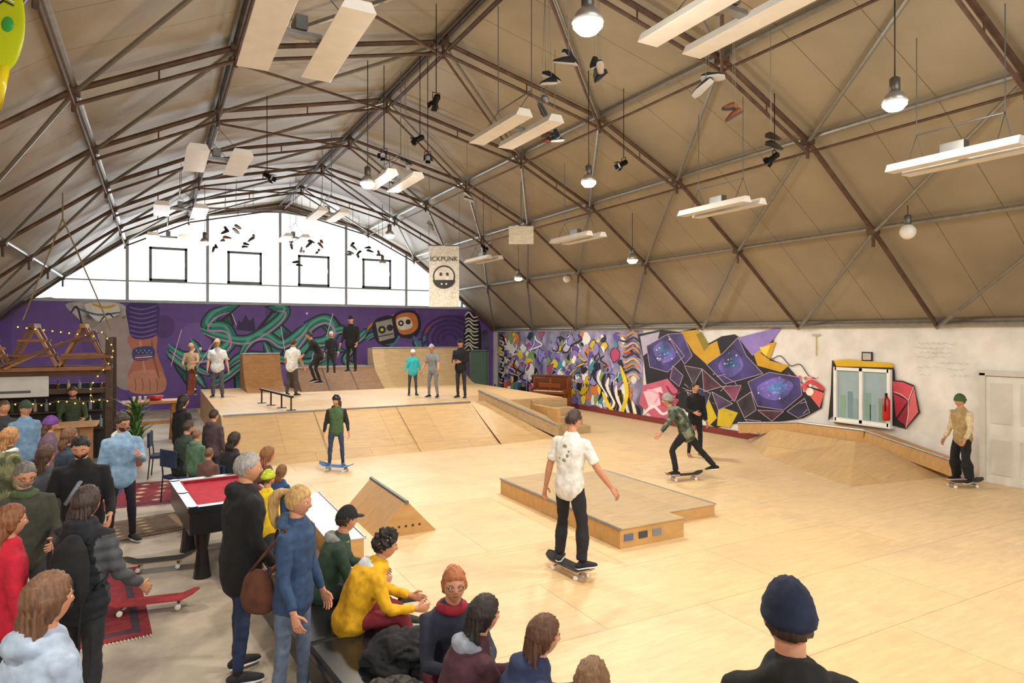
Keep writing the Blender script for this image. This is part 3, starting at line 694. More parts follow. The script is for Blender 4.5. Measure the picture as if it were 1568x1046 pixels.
for i in range(44):
    x=rnd.uniform(768,962); y=rnd.uniform(512,582); s_=rnd.uniform(.5,1)
    m.rib([(x,y),(x+rnd.uniform(-9,9)*s_,y+7),(x+rnd.uniform(-12,12)*s_,y+15),(x+rnd.uniform(-14,14)*s_,y+24*s_)],rnd.uniform(1,2.6),rnd.choice(['141318','f1eee6','141318','e8c21c','f1eee6','8c7fd0']))
for i in range(11): m.rib([(914+i*6,560+i*6),(909+i*7,576+i*6),(922+i*6,596+i*6),(916+i*7,614+i*4)],4.2,['17161a','f1ede4'][i%2])
for i in range(9): m.rib([(945+i*2,512+i*8),(958,515+i*8),(970,509+i*8),(980,517+i*8)],3,['c98a4a','3a2a20','ddb27a'][i%3])
for i in range(10): m.rib([(764,513+i*8),(771,517+i*8),(768,524+i*8),(776,528+i*8)],2.6,['17161a','dad6cc'][i%2])
m.rib([(950,560),(960,600),(952,640),(975,655)],6,'e9cf2a'); m.rib([(922,600),(938,630),(962,648)],5,'e9cf2a')
# main piece
m.poly([(976,512),(1012,505),(1040,508),(1065,503),(1078,530),(1105,515),(1125,512),(1150,528),(1185,520),(1175,548),(1205,560),(1232,590),(1262,598),(1258,625),(1230,640),(1180,648),(1160,664),(1140,646),(1095,655),(1060,632),(1020,615),(990,590),(985,548)],'17151c')
m.poly([(980,515),(1010,508),(1005,530),(985,545)],'b9b2c8')
for p,c in [([(1042,508),(1068,505),(1082,530),(1098,522),(1104,545),(1082,558),(1062,540)],'c99a18'),([(1150,530),(1188,524),(1178,552),(1208,560),(1196,570),(1160,560)],'c99a18'),
    ([(1205,570),(1235,592),(1262,602),(1255,625),(1235,600)],'d8605a'),([(1100,622),(1130,632),(1118,655),(1098,652)],'c9ae20'),([(1080,600),(1098,640),(1086,652),(1076,630)],'c9ae20'),
    ([(1130,517),(1165,508),(1198,500),(1182,522),(1152,545)],'8e78c0'),([(985,590),(1022,580),(1038,598),(1030,618),(1038,640),(1000,640),(978,618)],'c8607a'),
    ([(985,600),(1012,592),(1020,615),(995,628)],'ecc8d4'),([(1008,600),(1040,612),(1030,628),(1012,620)],'b83a5a'),([(1066,512),(1074,508),(1086,530),(1078,538)],'8f7a1c'),([(1163,532),(1180,528),(1172,548)],'eacb4a')]: m.poly(p,c)
m.rib([(984,636),(1000,622),(1016,634),(1034,620)],4,'f0e4e8'); m.rib([(990,596),(1008,604),(1002,618)],3,'e8a0b4'); m.rib([(1020,590),(1030,604),(1042,600)],3,'7a2848')
gal=[[(990,530),(1022,512),(1048,545),(1022,570),(995,562)],[(1022,512),(1045,510),(1060,545),(1048,558)],[(1082,558),(1108,540),(1130,517),(1143,545),(1168,572),(1140,580),(1110,588)],[(1145,585),(1178,570),(1225,578),(1228,605),(1200,628),(1160,622)]]
for p in gal: m.poly(p,'3f3570',kind='galaxy')
for p in [[(1000,535),(1020,522),(1035,545),(1015,555)],[(1100,560),(1122,535),(1138,560),(1118,578)],[(1160,592),(1190,578),(1215,590),(1195,612),(1168,608)]]: m.poly(p,'6459a8',True,kind='galaxy')
for p in [[(1008,538),(1018,528),(1028,545)],[(1110,560),(1124,545),(1130,562)],[(1175,594),(1195,584),(1205,596),(1188,604)]]: m.poly(p,'4a78b8',True,kind='galaxy')
for i in range(50):
    x,y=rnd.choice([(1015,542),(1118,560),(1188,596)]); m.circ(x+rnd.gauss(0,12),y+rnd.gauss(0,9),rnd.uniform(.5,1.6),rnd.choice(['a8a4e0','e8e4f8','c078c8','7fa8e0']),8)
shards=[[(1048,560),(1075,565),(1062,590)],[(1075,565),(1105,592),(1078,600)],[(1062,590),(1088,602),(1080,625)],[(1105,592),(1135,590),(1125,615)],[(1090,600),(1122,618),(1100,628)],[(1128,615),(1150,600),(1158,628),(1140,640)],[(1160,628),(1200,630),(1182,645)],[(1205,630),(1232,610),(1240,632),(1222,640)],[(1052,600),(1068,608),(1062,625)],[(1030,560),(1046,575),(1040,592),(1026,580)],[(1140,642),(1165,645),(1158,660)]]
for i,p in enumerate(shards): m.poly(p,['3a3440','54303c','2f2a44','7a3a58','463858'][i%5],kind='galaxy')
for p in shards+gal:
    for a,b_ in zip(p,p[1:]+p[:1]): m.rib([a,b_],.9,'b9a2b4',False,1)
for i in range(26):
    x=rnd.uniform(1040,1230); y=rnd.uniform(575,640); m.rib([(x,y),(x+rnd.uniform(-18,18),y+rnd.uniform(-12,12))],.7,rnd.choice(['c9b6c8','8a5a78','5a5480']),False,1)
m.rib([(1165,540),(1180,550),(1195,545),(1210,560),(1225,558),(1238,575),(1250,580)],1.3,'2a2630',False)
m.rib([(1232,590),(1245,585),(1262,598)],7,'c8434a'); m.circ(1240,600,6,'f5e2dc')
for i in range(10): m.circ(1232+rnd.uniform(-12,22),590+rnd.uniform(-14,10),rnd.uniform(1,3.2),rnd.choice(['e08a86','d65a5a','f5efe8']),10)
m.poly([(1274,552),(1300,552),(1366,557),(1370,568),(1372,600),(1366,648),(1290,646),(1276,636),(1268,644),(1272,600)],'1b1a1e')
m.poly([(1276,552),(1300,550),(1366,556),(1368,563),(1281,561)],'d9ae1c')
m.poly([(1276,646),(1345,651),(1338,654),(1278,649)],'c9981c')
m.poly([(1366,582),(1382,583),(1400,590),(1409,632),(1387,657),(1365,651),(1366,620)],'1b1a1e')
m.poly([(1367,584),(1382,585),(1398,592),(1391,612),(1368,600)],'d04a58'); m.poly([(1368,602),(1390,614),(1372,640)],'b83048'); m.poly([(1393,612),(1400,594),(1406,631),(1388,654)],'d8686c'); m.poly([(1374,642),(1391,616),(1387,652)],'9f2840')
m.rib([(1368,600),(1391,613),(1387,655)],1.0,'f0d8d4',False,2); m.rib([(1391,613),(1399,592)],1.0,'f0d8d4',False,2)
for r0,(x,y,w) in enumerate([(1405,526,60),(1402,533,48),(1408,540,44),(1404,547,36),(1440,556,40),(1405,562,30),(1450,566,30),(1408,574,14),(1455,575,28)]):
    t=x
    while t<x+w:
        wl=rnd.uniform(5,10); pts=[(t+q*wl/4,y+rnd.uniform(-1.8,1.8)) for q in range(5)]; m.rib(pts,.5,'a8a39a',False,2); t+=wl+2.5
m.mb.build('graffiti_mural')
m=Mural('b')
m.poly([(25,472),(110,468),(120,590),(30,590)],'6f529c',True)
for x,y,r,c in [(300,520,26,'6f559f'),(450,560,30,'7560a6'),(620,560,40,'6a4f97'),(700,520,38,'503678'),(560,490,20,'62498f'),(250,500,18,'503678'),(420,480,14,'54397f'),(530,575,18,'7f69ae')]: m.circ(x,y,r,c,24)
m.poly([(104,464),(182,464),(200,490),(178,520),(140,505),(116,484)],'a9a29e',True,'galaxy'); m.poly([(130,466),(175,464),(182,480),(150,492)],'dcd6ce',True)
m.rib([(112,470),(150,482),(185,478)],3,'3a6a8a'); m.rib([(140,465),(160,471),(178,467)],4,'c9a83a'); m.rib([(108,480),(118,470),(126,500)],3,'2a2a34'); m.rib([(150,498),(165,480),(180,492),(192,484)],2.2,'3a3236')
m.poly([(148,500),(182,486),(205,505),(214,560),(205,595),(178,590),(160,545)],'a89a98',True,'paint')
m.poly([(196,515),(238,512),(240,540),(252,575),(244,598),(205,598),(196,575),(205,548)],'b8735e',True)
m.poly([(202,570),(248,570),(250,600),(200,600)],'c78a72',True)
for i in range(4): m.rib([(206+i*11,578),(208+i*11,590),(207+i*11,600)],1.1,'8a4a3c')
m.rib([(214,520),(218,545),(222,572)],3,'cf9680'); m.rib([(232,520),(236,550),(244,580)],3,'935544')
m.poly([(196,466),(240,464),(243,495),(236,516),(204,518),(196,495)],'3f2870',True)
for i in range(7): m.rib([(197,470+i*7),(218,474+i*7),(241,468+i*7)],2,'7c64ac')
m.poly([(205,534),(233,531),(235,548),(206,552)],'34447a',True)
for i in range(3): m.rib([(206,545+i*3),(220,544+i*3),(234,543+i*3)],1.4,['c94a4a','f1ede6','c94a4a'][i])
for i in range(8): m.circ(209+i*3.2,537+(i%2)*3,.8,'f1ede6',6)
LP=[[(398,505),(418,480),(442,474),(428,496),(446,512),(430,540),(408,548),(414,524)],[(330,500),(352,484),(356,500),(344,520),(352,548),(332,552),(326,530)],[(455,520),(480,498),(474,520),(486,540),(464,556),(446,548)],[(480,560),(505,548),(515,565),(500,590),(478,585)],[(262,545),(285,556),(300,548),(306,572),(284,584),(272,566)],[(360,570),(384,556),(396,575),(380,598),(362,596)],[(488,494),(512,486),(524,502),(506,512)]]
for p in LP:
    cx_=sum(q[0] for q in p)/len(p); cy_=sum(q[1] for q in p)/len(p)
    m.poly([(cx_+(a-cx_)*1.2,min(604,cy_+(b-cy_)*1.2)) for a,b in p],'1a142e'); m.poly(p,'1b6a66',kind='galaxy'); m.poly([(cx_+(a-cx_)*.5-1,cy_+(b-cy_)*.5-2) for a,b in p],'3f978a')
L=[([(258,530),(285,548),(325,545),(352,525),(345,503),(318,500),(328,482),(352,472)],17),([(308,505),(335,515),(375,522),(405,508),(430,488),(436,474),(422,472)],14),
   ([(368,545),(385,520),(408,515),(432,528),(458,512),(470,498)],14),([(440,550),(462,520),(478,498),(500,490),(512,505),(500,522),(478,528),(515,535)],15),
   ([(350,560),(375,545),(420,548),(470,556),(500,545)],11),([(325,590),(350,575),(372,560),(388,578),(408,560)],11),([(505,512),(525,505),(545,520),(560,508)],11),([(255,540),(280,560),(300,575),(312,590)],9),
   ([(560,520),(575,512),(590,525),(605,520)],7),([(635,520),(640,530),(652,515)],6),([(292,520),(305,540),(300,562),(318,572)],9),([(405,525),(412,545),(400,562),(420,580)],9),([(455,540),(448,562),(460,580)],8),([(530,500),(540,530),(528,552),(548,562)],8)]
for p,w in L:
    m.rib(p,w+4.5,'1a142e')
    a=V(p[-1]); d=(a-V(p[-2])).normalized(); s_=V((-d.y,d.x)); m.poly([a+s_*w*.5,a+d*w*1.3,a-s_*w*.5,a-d*w*.4],'1a142e')
for p,w in L:
    m.rib(p,w,'1c746c')
    a=V(p[-1]); d=(a-V(p[-2])).normalized(); s_=V((-d.y,d.x)); m.poly([a+s_*w*.32,a+d*w*.9,a-s_*w*.32,a-d*w*.3],'1c746c')
for p,w in L: m.rib([(x-1,y-w*.2) for x,y in p],w*.3,'48a690')
for p,w in L: m.rib([(x+1,y+w*.32) for x,y in p],w*.16,'c48ac0')
for p in [[(330,520),(300,565)],[(430,500),(440,560)],[(480,540),(470,585)],[(355,480),(362,498)],[(278,505),(262,560)],[(510,480),(500,515)]]: m.rib(p,1.1,'e7c0dc',False,2)
for x,y,r in [(307,534,2.4),(395,555,2),(470,480,1.6),(518,540,2),(350,550,1.6),(295,535,4)]: m.circ(x,y,r,'f2e4f2',10)
m.poly([(362,505),(365,490),(370,494),(376,482),(382,492),(388,486),(392,508)],'30224e')
m.rib([(562,505),(572,495),(590,488),(615,480),(640,478)],4,'d87a2c')
m.poly([(570,497),(582,486),(602,484),(608,500),(606,522),(585,528),(574,518)],'221a30',True); m.poly([(575,494),(600,488),(604,517),(581,523)],'a8a49a'); m.circ(585,505,6,'2b2630'); m.circ(597,502,5,'2b2630'); m.circ(585,505,2.5,'d6cf4a',10); m.rib([(578,516),(602,511)],2,'4a4650',False,1)
m.poly([(602,484),(618,475),(638,478),(645,498),(636,516),(612,516),(604,502)],'221a30',True); m.poly([(606,487),(620,479),(636,482),(640,500),(629,511),(612,510)],'cf7a3e',True)
m.poly([(608,489),(626,486),(631,501),(612,505)],'e8dfca',True); m.circ(614,495,4.5,'2b2630'); m.circ(625,493,4,'2b2630'); m.circ(614,495,2,'f2efe2',8)
m.rib([(612,514),(606,524),(596,532)],4,'3f7fa0'); m.rib([(632,514),(640,524),(652,520)],4,'3f7fa0'); m.circ(655,505,5,'9a4a4a')
for r0 in (10,18,26,34,42): m.rib([(688+r0*math.cos(a),520+r0*.85*math.sin(a)) for a in [rad(q) for q in range(-200,20,25)]],3.2,'3f2666',False)
for r0 in (12,22,32): m.rib([(660+r0*math.cos(a),575+r0*math.sin(a)) for a in [rad(q) for q in range(-180,1,30)]],3,'4c3276',False)
m.poly([(716,478),(726,482),(736,500),(735,545),(716,545),(710,515)],'17151c',True)
for i in range(11): m.rib([(712+rnd.uniform(-1,1),484+i*5.6),(718,480+i*5.6+rnd.uniform(-2,2)),(725,486+i*5.6),(733,484+i*5.6+rnd.uniform(0,5))],2.0,'e6e1d6')
m.poly([(737,512),(748,514),(748,600),(745,600),(743,545)],'4a4560',True,'galaxy')
m.mb.build('purple_graffiti_mural')
# ------------------------------------------------------------------ ramps & boxes
def extr(mb,prof,x0,x1,m):
    mb.prism([(x0,y,z) for y,z in prof],(x1-x0,0,0),m)
mb=MB()
mb.prism([(1.3,16.5,0),(1.3,16.5,.9),(1.3,24.6,.9),(1.3,24.6,0)],(9.4,0,0),PLY2)
mb.prism([(1.3,14.6,0),(1.3,14.75,.02),(1.3,16.5,.9),(1.3,16.5,0)],(6.35,0,0),PLY2)
mb.add(([V(p) for p in [(7.65,14.6,0),(7.65,16.5,.9),(8.1,16.5,.9),(9.4,14.9,0),(7.65,16.5,0),(8.1,16.5,0)]],[(0,3,2,1),(0,4,5,3),(2,3,5)]),PLY2)
mb.box((4.5,16.5,.905),(6.3,.08,.03),M('8e8e8e','metal'))
for x in (3.4,5.5): mb.beam((x,14.62,.012),(x,16.48,.895),.012,.006,M('7f6644','plain'))
mb.build('skate_bank_ramp')
mb=MB(); a=V((8.0,16.7,.9)); b_=V((9.5,14.85,0)); d=(b_-a).normalized(); s=V((.78,.63,0)).normalized()*.5
mb.prism([a,b_,b_+V((0,0,.32)),a+V((0,0,.28))],s,PLY4)
mb.tube([a+V((0,0,.29)),b_+V((0,0,.33))],.03,M('a6a6a6','metal'),8); mb.build('grind_ledge')
mb=MB()
for i in range(4): mb.box((10.2,15.4+i*.4,.1+i*.11),(1.2,.42,.2+i*.22),PLY4)
mb.box((9.65,16,.5),(.12,1.9,.5),PLY3)
mb.build('skate_stairs',bevel=.01)
def quarter(name,x0,x1,y0,h,m,z=.9,deck=1.0,rr=None,side=None):
    rr=rr or h*1.15; pr=[(y0,z)]
    for i in range(1,10):
        a=i/9*math.acos(max(-1,1-h/rr)); pr.append((y0+rr*math.sin(a),z+rr*(1-math.cos(a))))
    y2=pr[-1][0]; pr+=[(y2+deck,z+h),(y2+deck,z)]
    mb=MB(); extr(mb,pr,x0,x1,m)
    mb.tube([(x0,y2,z+h+.01),(x1,y2,z+h+.01)],.028,M('999999','metal'),8)
    mb.build(name); return y2
quarter('quarter_pipe',7.05,10.6,22.2,1.35,PLY4,.9,.6,1.7)
quarter('quarter_pipe',2.55,3.75,22.2,1.2,M('94683c','wood'),.9,.8,1.6)
mb=MB(); extr(mb,[(21.9,.9),(23.2,1.62),(24.5,1.62),(24.5,.9)],4.15,6.9,M('7a5838','wood')); mb.box((5.5,23.2,1.625),(2.7,.06,.03),M('999999','metal'))
for x in (5.05,6.0): mb.beam((x,21.92,.925),(x,23.18,1.625),.02,.006,M('3a2a1c','plain'))
mb.build('drop_in_ramp')
mb=MB(); mt_=M('2a2a2e','metal'); a=on_z(399,617,.9); b_=on_z(448,629,.9)
mb.beam(a+V((0,0,.38)),b_+V((0,0,.34)),.06,.05,mt_)
for t in(.04,.35,.68,.96):
    p=a.lerp(b_,t); mb.tube([p,p+V((0,0,.36))],.02,mt_,6); mb.box(p+V((0,0,.01)),(.22,.1,.015),mt_)
mb.build('grind_rail')
mb=MB(); vs=[V(p) for p in [(13.75,12.2,0),(11.15,7.55,0),(13.75,7.1,0),(13.0,10.7,.52),(12.9,8.6,.52),(13.75,10.9,.52),(13.75,8.2,.52),(12.2,10.4,0)]]
mb.add((vs,[(0,7,3,5),(7,1,4,3),(1,2,6,4),(3,4,6,5),(0,5,6,2),(0,2,1,7)]),PLY2); mb.build('corner_bank_ramp')
mb=MB()
mb.beam((13.3,12.0,.36),(13.3,10.2,.60),.28,.24,PLY3); mb.beam((13.3,10.2,.60),(13.3,8.6,.62),.28,.24,PLY3); mb.beam((13.3,8.6,.62),(13.5,6.9,.2),.28,.3,PLY3)
mb.tube([(13.16,12,.5),(13.16,10.2,.73),(13.16,8.6,.75),(13.36,6.9,.36)],.022,M('a8a8a8','metal'),6); mb.build('grind_ledge')
mb=MB(); tp=PLY4; sd=PLY3
mb.box((5.83,8.45,.125),(1.1,3.35,.25),sd); mb.box((5.83,8.45,.258),(1.12,3.37,.016),tp)
mb.tube([(5.28,6.76,.262),(5.28,10.13,.262)],.02,M('8a8a8a','metal'),6)
for i,cx in enumerate((5.42,5.66,5.9)): mb.box((cx,6.768,.14),(.15,.008,.09),M(['5a6a8a','3a3f46','7a8088'][i],'plain'))
mb.build('manual_pad',bevel=.004)
mb=MB(); mb.box((6.98,8.75,.085),(1.1,2.85,.17),sd); mb.box((6.98,8.75,.176),(1.12,2.87,.014),tp); mb.tube([(7.54,7.32,.18),(7.54,10.18,.18)],.018,M('8a8a8a','metal'),6); mb.build('manual_pad',bevel=.004)
mb=MB(); mb.prism([(2.62,8.7,0),(3.5,8.7,0),(3.09,8.7,.44),(3.03,8.7,.44)],(0,1.7,0),PLY3); mb.tube([(3.06,8.68,.45),(3.06,10.42,.45)],.03,M('777777','metal'),8)
for q in range(5): mb.ell((2.85+q*.1,8.695,.12),(.018,.004,.018),M('3a2a1c','plain'),8,6)
mb.build('spine_box')
mb=MB(); mb.box((2.05,9.3,.13),(.42,2.6,.26),PLY3); mb.box((2.05,9.3,.268),(.44,2.62,.016),M('cfcabf','gloss')); mb.tube([(2.27,8.0,.27),(2.27,10.6,.27)],.022,M('aaaaaa','metal'),6); mb.build('grind_ledge',bevel=.005)
# bench
mb=MB()
for i in range(3): mb.box((0,-1.75+i*1.75,.28),(.80,1.73,.10),M('1d1d20','gloss'))
mb.box((0,0,.115),(.74,5.2,.23),M('19191b','gloss')); mb.build('padded_bench',(1.54,4.5,0),rz=rad(6.2),bevel=.03)
def pile(name,c,r,col,seed=0,stripe=None):
    mb=MB()
    def fn(d):
        q=d+V((seed,seed*.7,0))
        rg=1-abs(noise.noise(q*2.6+V((0,0,noise.noise(q*3)))))*2
        k=1+.28*noise.noise(q*1.7)+.16*rg+.04*noise.noise(q*9)
        return V((d.x*r[0]*k,d.y*r[1]*k,max(-r[2]*.5,d.z*r[2]*k)))
    g=sph_geo((0,0,0),1,72,52,fn)
    if stripe:
        mats=[]
        for i,f in enumerate(g[1]):
            u=i%72; w_=i//72; mats.append(M(stripe,'cloth') if (u%8<2 or w_%7<2) else M(col,'cloth'))
        mb.add(g,mats)
    else: mb.add(g,M(col,'cloth'))
    mb.build(name,c,True)
pile('jacket_pile',(1.62,4.72,.38),(.24,.26,.16),'1b1d22',1)
pile('jacket_pile',(1.34,4.0,.38),(.22,.28,.17),'4b4743',4,'2a2828')
pile('jacket_pile',(1.42,3.1,.38),(.2,.2,.16),'2e3036',9)
# pool table
mb=MB(); bk=M('17171a','gloss'); hx,hy_=.52,.84
mb.box((0,0,.68),(2*hx-.04,2*hy_-.04,.26),bk); mb.box((0,0,.80),(2*hx-.2,2*hy_-.2,.03),M('a81e33','cloth'))
for s in(-1,1):
    mb.box((s*(hx-.04),0,.835),(.08,2*hy_,.06),bk); mb.box((s*(hx-.09),0,.838),(.035,2*hy_-.16,.05),M('c8c4bc','gloss')); mb.box((s*(hx-.12),0,.83),(.04,2*hy_-.24,.045),M('8f1a2c','cloth'))
    mb.box((0,s*(hy_-.04),.835),(2*hx-.16,.08,.06),bk); mb.box((0,s*(hy_-.09),.838),(2*hx-.2,.035,.05),M('c8c4bc','gloss')); mb.box((0,s*(hy_-.12),.83),(2*hx-.24,.04,.045),M('8f1a2c','cloth'))
    for yy in(-hy_+.06,0,hy_-.06): mb.tube([(s*(hx-.06),yy,.8),(s*(hx-.06),yy,.872)],.055,bk,14)
    for yy in(-.55,.55): mb.tube([(s*.33,yy,-.02),(s*.33,yy,.05),(s*.33,yy,.3),(s*.33,yy,.56)],[.1,.09,.06,.1],bk,12)
mb.build('pool_table',(.74,8.95,0),rz=rad(5.5))
def rug(c,sx,sy,rz,c1,c2,c3):
    mb=MB(); mb.box((0,0,.005),(sx,sy,.012),M(c1,'cloth')); 
    mb.box((0,0,.0115),(sx*.86,sy*.9,.003),M(c2,'cloth')); mb.box((0,0,.0135),(sx*.74,sy*.82,.003),M(c1,'cloth'))
    for i in range(5):
        for s in(-1,1): mb.prism([(s*sx*.12,-sy*.36+i*sy*.17,.015),(s*sx*.12+.08,-sy*.32+i*sy*.17,.015),(s*sx*.12,-sy*.28+i*sy*.17,.015),(s*sx*.12-.08,-sy*.32+i*sy*.17,.015)],(0,0,.002),M(c3,'cloth'))
    for i in range(int(sx/.03)):
        for s in(-1,1): mb.box((-sx/2+.015+i*.03,s*(sy/2+.03),.004),(.008,.06,.005),M('cfc4ae','cloth'))
    mb.build('patterned_rug',(c[0],c[1],-.02),rz=rz)
rug((-.72,8.0),1.2,2.1,.08,'7d1f2b','3a2a3a','b8926a'); rug((-.35,10.9),1.6,1.1,.2,'5a4a3e','7d6a55','a08a70'); rug((-.1,13.2),1.3,1.9,-.1,'8f2c3a','34406a','d8c4a4')
skateboard(on_z(180,940),on_z(280,928),0,deck='8f2630',edge='a8323c',L=.9)
skateboard(on_z(225,872),on_z(262,868),0,deck='2a2a2a')
# chairs
def chair(p,rz):
    mb=MB(); mm=M('2a2c33','metal'); ms_=M('22304f','cloth')
    mb.box((0,0,.42),(.44,.42,.05),ms_); mb.box((0,-.23,.75),(.42,.04,.28),ms_)
    for sx in(-.2,.2):
        mb.tube([(sx,.2,0),(sx,.18,.43)],.012,mm); mb.tube([(sx,-.24,0),(sx,-.2,.45),(sx,-.24,.9)],.012,mm); mb.tube([(sx,.18,.43),(sx,-.2,.43)],.012,mm)
    mb.build('chair',(p.x,p.y,-.02),rz=rz,bevel=.01)
def rzphi(phi):
    dv=F*(-math.cos(rad(phi)))+R*math.sin(rad(phi)); return math.atan2(dv.y,dv.x)-math.pi/2
chair(PX(278,11.0),rzphi(150)); chair(PX(350,9.8),rzphi(150)); chair(PX(399,8.6),rzphi(140)); chair(PX(250,12.9),rzphi(110))
# bar + canopy
mb=MB(); bw=M('b78b5a','wood'); dk_=M('4a3526','wood')
mb.box((-2.8,15.0,1.06),(3.6,.6,.06),bw); mb.box((-2.8,15.05,.5),(3.4,.45,1.04),M('8a643e','wood'))
for i in range(14): mb.box((-4.4+i*.247,14.81,.52),(.2,.03,.98),M(['a87c4c','96693d','b58a58'][i%3],'wood'))
mb.build('bar_counter',bevel=.008)
mb=MB()
for xx in(-4.4,-.9):
    for yy in(16.4,18.2): mb.box((xx,yy,1.35),(.12,.12,2.74),dk_)
mb.box((-2.65,16.4,1.6),(3.6,.06,.1),dk_); mb.box((-2.65,16.42,1.98),(3.6,.05,.14),M('6d4f34','wood'))
wc4=[M(q,'wood') for q in ('7a4e2c','8f5e34','6a4426','a0703f')]
for k in range(4):      # stacked wooden trestles on the bar roof
    x0=-4.35+k*.86
    for j,yy in enumerate((16.15,16.75)):
        mb.beam((x0-.02,yy,2.06),(x0+.42,yy,2.98),.11,.05,wc4[(k+j)%4]); mb.beam((x0+.88,yy,2.06),(x0+.44,yy,2.98),.11,.05,wc4[(k+j+1)%4])
        mb.beam((x0+.06,yy-.05,2.36),(x0+.8,yy-.05,2.36),.10,.05,wc4[(k+2)%4]); mb.beam((x0+.2,yy-.05,2.66),(x0+.68,yy-.05,2.66),.09,.05,wc4[(k+3)%4])
    mb.beam((x0+.43,16.0,2.96),(x0+.43,16.9,2.96),.10,.09,wc4[k%4])
    mb.beam((x0,16.02,2.1+.2*(k%2)),(x0+.95,16.0,2.62-.3*(k%2)),.10,.05,wc4[(k+1)%4])
mb.beam((-4.5,16.1,2.08),(-.85,16.1,2.08),.14,.07,wc4[1]); mb.beam((-4.5,16.8,2.08),(-.85,16.8,2.08),.14,.07,wc4[0])
mb.beam((-4.2,15.98,2.9),(-2.6,15.98,2.5),.12,.05,wc4[3]); mb.beam((-2.7,15.98,2.15),(-1.1,15.98,2.85),.12,.05,wc4[2])
mb.box((-2.65,17.4,.85),(3.5,.1,1.7),M('2a2624','paint'))
for k in range(3):
    mb.box((-2.65,17.25,.7+k*.4),(3.2,.25,.03),dk_)
mb.build('wooden_trestle_bar_frame')
mb=MB(); 
for k in range(3):
    for i in range(16):
        x=-4.1+i*.2; mb.tube([(x,17.25,.72+k*.4),(x,17.25,.88+k*.4),(x,17.25,.92+k*.4),(x,17.25,.99+k*.4)],[.035,.035,.013,.013],M(['3a5a34','6a3a22','c8b98a','8a9aa0'][(i+k)%4],'gloss'),8)
mb.build('bottle_row')
mb=MB(); mb.box((-2.9,16.34,1.72),(1.9,.02,.42),M('d4d2cc','plain')); 
for i,(x,w,c) in enumerate([(-3.5,.6,'333333'),(-3.2,.9,'a83232'),(-2.5,.5,'555555')]): mb.box((x,16.325,1.82-i*.1),(w,.006,.05),M(c,'plain'))
mb.build('event_banner')
mb=MB(); gp=[(-1.0+.2*math.sin(i*.5),15.95,2.85-i*.13) for i in range(12)]+[(-.9-i*.14,15.95,1.42+.03*math.sin(i*1.4)) for i in range(24)]
gp=[(-2.4+i*.14,15.95,2.95-.02*i) for i in range(10)]+gp
mb.tube(gp,.008,M('6a5a3a','plain'),4)
for p in gp: mb.ell(V(p)+V((0,-.02,-.02)),.014,emit('ffc860',3),6,4)
mb.build('fairy_lights')
mb=MB(); a=on_y(96,335,15.5); 
for x,y in ((35,490),(170,505)): mb.tube([a,on_y(x,y,15.5)],.013,M('8a7654','cloth'),6)
mb.tube([a,V((a.x,a.y,roofz(a.x)-.2))],.013,M('8a7654','cloth'),6); mb.build('hanging_rope')
def plant(p,h):
    mb=MB(); mb.tube([(0,0,0),(0,0,.02),(0,0,.3),(0,0,.32)],[.12,.13,.17,.17],M('8a5236','plain'),16)
    r_=random.Random(2)
    for i in range(90):
        a=r_.uniform(0,6.28); L_=r_.uniform(.22,.42)*h; s=r_.uniform(.2,.7); b0=V((0,0,.3+r_.uniform(0,.5)*h))
        d=V((math.cos(a)*s,math.sin(a)*s,.8)).normalized(); side=V((-math.sin(a),math.cos(a),0))*.04
        p1=b0+d*L_*.5; p2=b0+d*L_+V((math.cos(a)*.1,math.sin(a)*.1,-.1))
        mb.tube([(0,0,.3),b0],.006,M('4a5a2a','plain'),4)
        mb.add(([b0,p1+side,p2,p1-side],[(0,1,2,3)]),M(['3f6a2c','557f38','2f5524'][i%3],'plain'))
    mb.build('potted_plant',p)
plant(V((-.4,16.1,-.02)),1.6)
mb=MB(); tw=M('b07c44','wood')
mb.box((0,0,1.05),(1.3,.7,.06),tw)
for s in(-1,1):
    for t in(-1,1): mb.beam((s*.5,t*.42,0),(s*.5,-t*.2,1.03),.1,.06,tw)
    mb.box((s*.5,0,.5),(.05,.7,.09),tw)
mb.box((0,0,.5),(1.0,.06,.09),tw)
p=PX(232,17.0); mb.build('high_wooden_table',(p.x,p.y,-.02),rz=.1)
mb=MB(); mb.tube([(0,0,0),(0,0,.02),(0,0,.12)],[.1,.13,.19],M('c02a2a','gloss'),18); mb.build('red_bowl',(p.x+.1,p.y,1.06),True)
mb=MB(); 
for i in range(5): mb.tube([(-.4+i*.13,.1*(i%2),0),(-.4+i*.13,.1*(i%2),.11)],[.03,.036],M(['e8e4da','d8d0c0'][i%2],'plain'),10)
mb.build('paper_cups',(p.x,p.y+.1,1.06))
mb=MB(); pw=M('7a3f22','gloss'); pd=M('5c2e18','gloss')
mb.box((0,.15,.62),(1.45,.32,1.24),pw); mb.box((0,.12,1.26),(1.5,.4,.04),pd); mb.box((0,-.12,.66),(1.45,.34,.07),pw); mb.box((0,-.14,.71),(1.2,.16,.02),M('efe9da','gloss'))
for i in range(24):
    if i%7 not in(2,6): mb.box((-.58+i*.05,-.11,.725),(.018,.1,.02),M('111111','gloss'))
for s in(-1,1): mb.box((s*.68,-.2,.33),(.08,.1,.66),pd); mb.box((s*.68,-.12,.74),(.08,.34,.1),pw)
for s in(-1,1): mb.box((s*.36,-.02,.98),(.6,.02,.4),pd)
mb.box((0,-.04,.9),(.9,.02,.16),pw); mb.box((0,-.02,.3),(1.2,.02,.4),pd)
mb.build('upright_piano',(12.7,20.4,0),rz=rad(-60),bevel=.008)
mb=MB(); ms_=M('2a2a2c','metal')
for z_ in(.15,.5): mb.box((0,0,z_),(1.5,.45,.03),ms_)
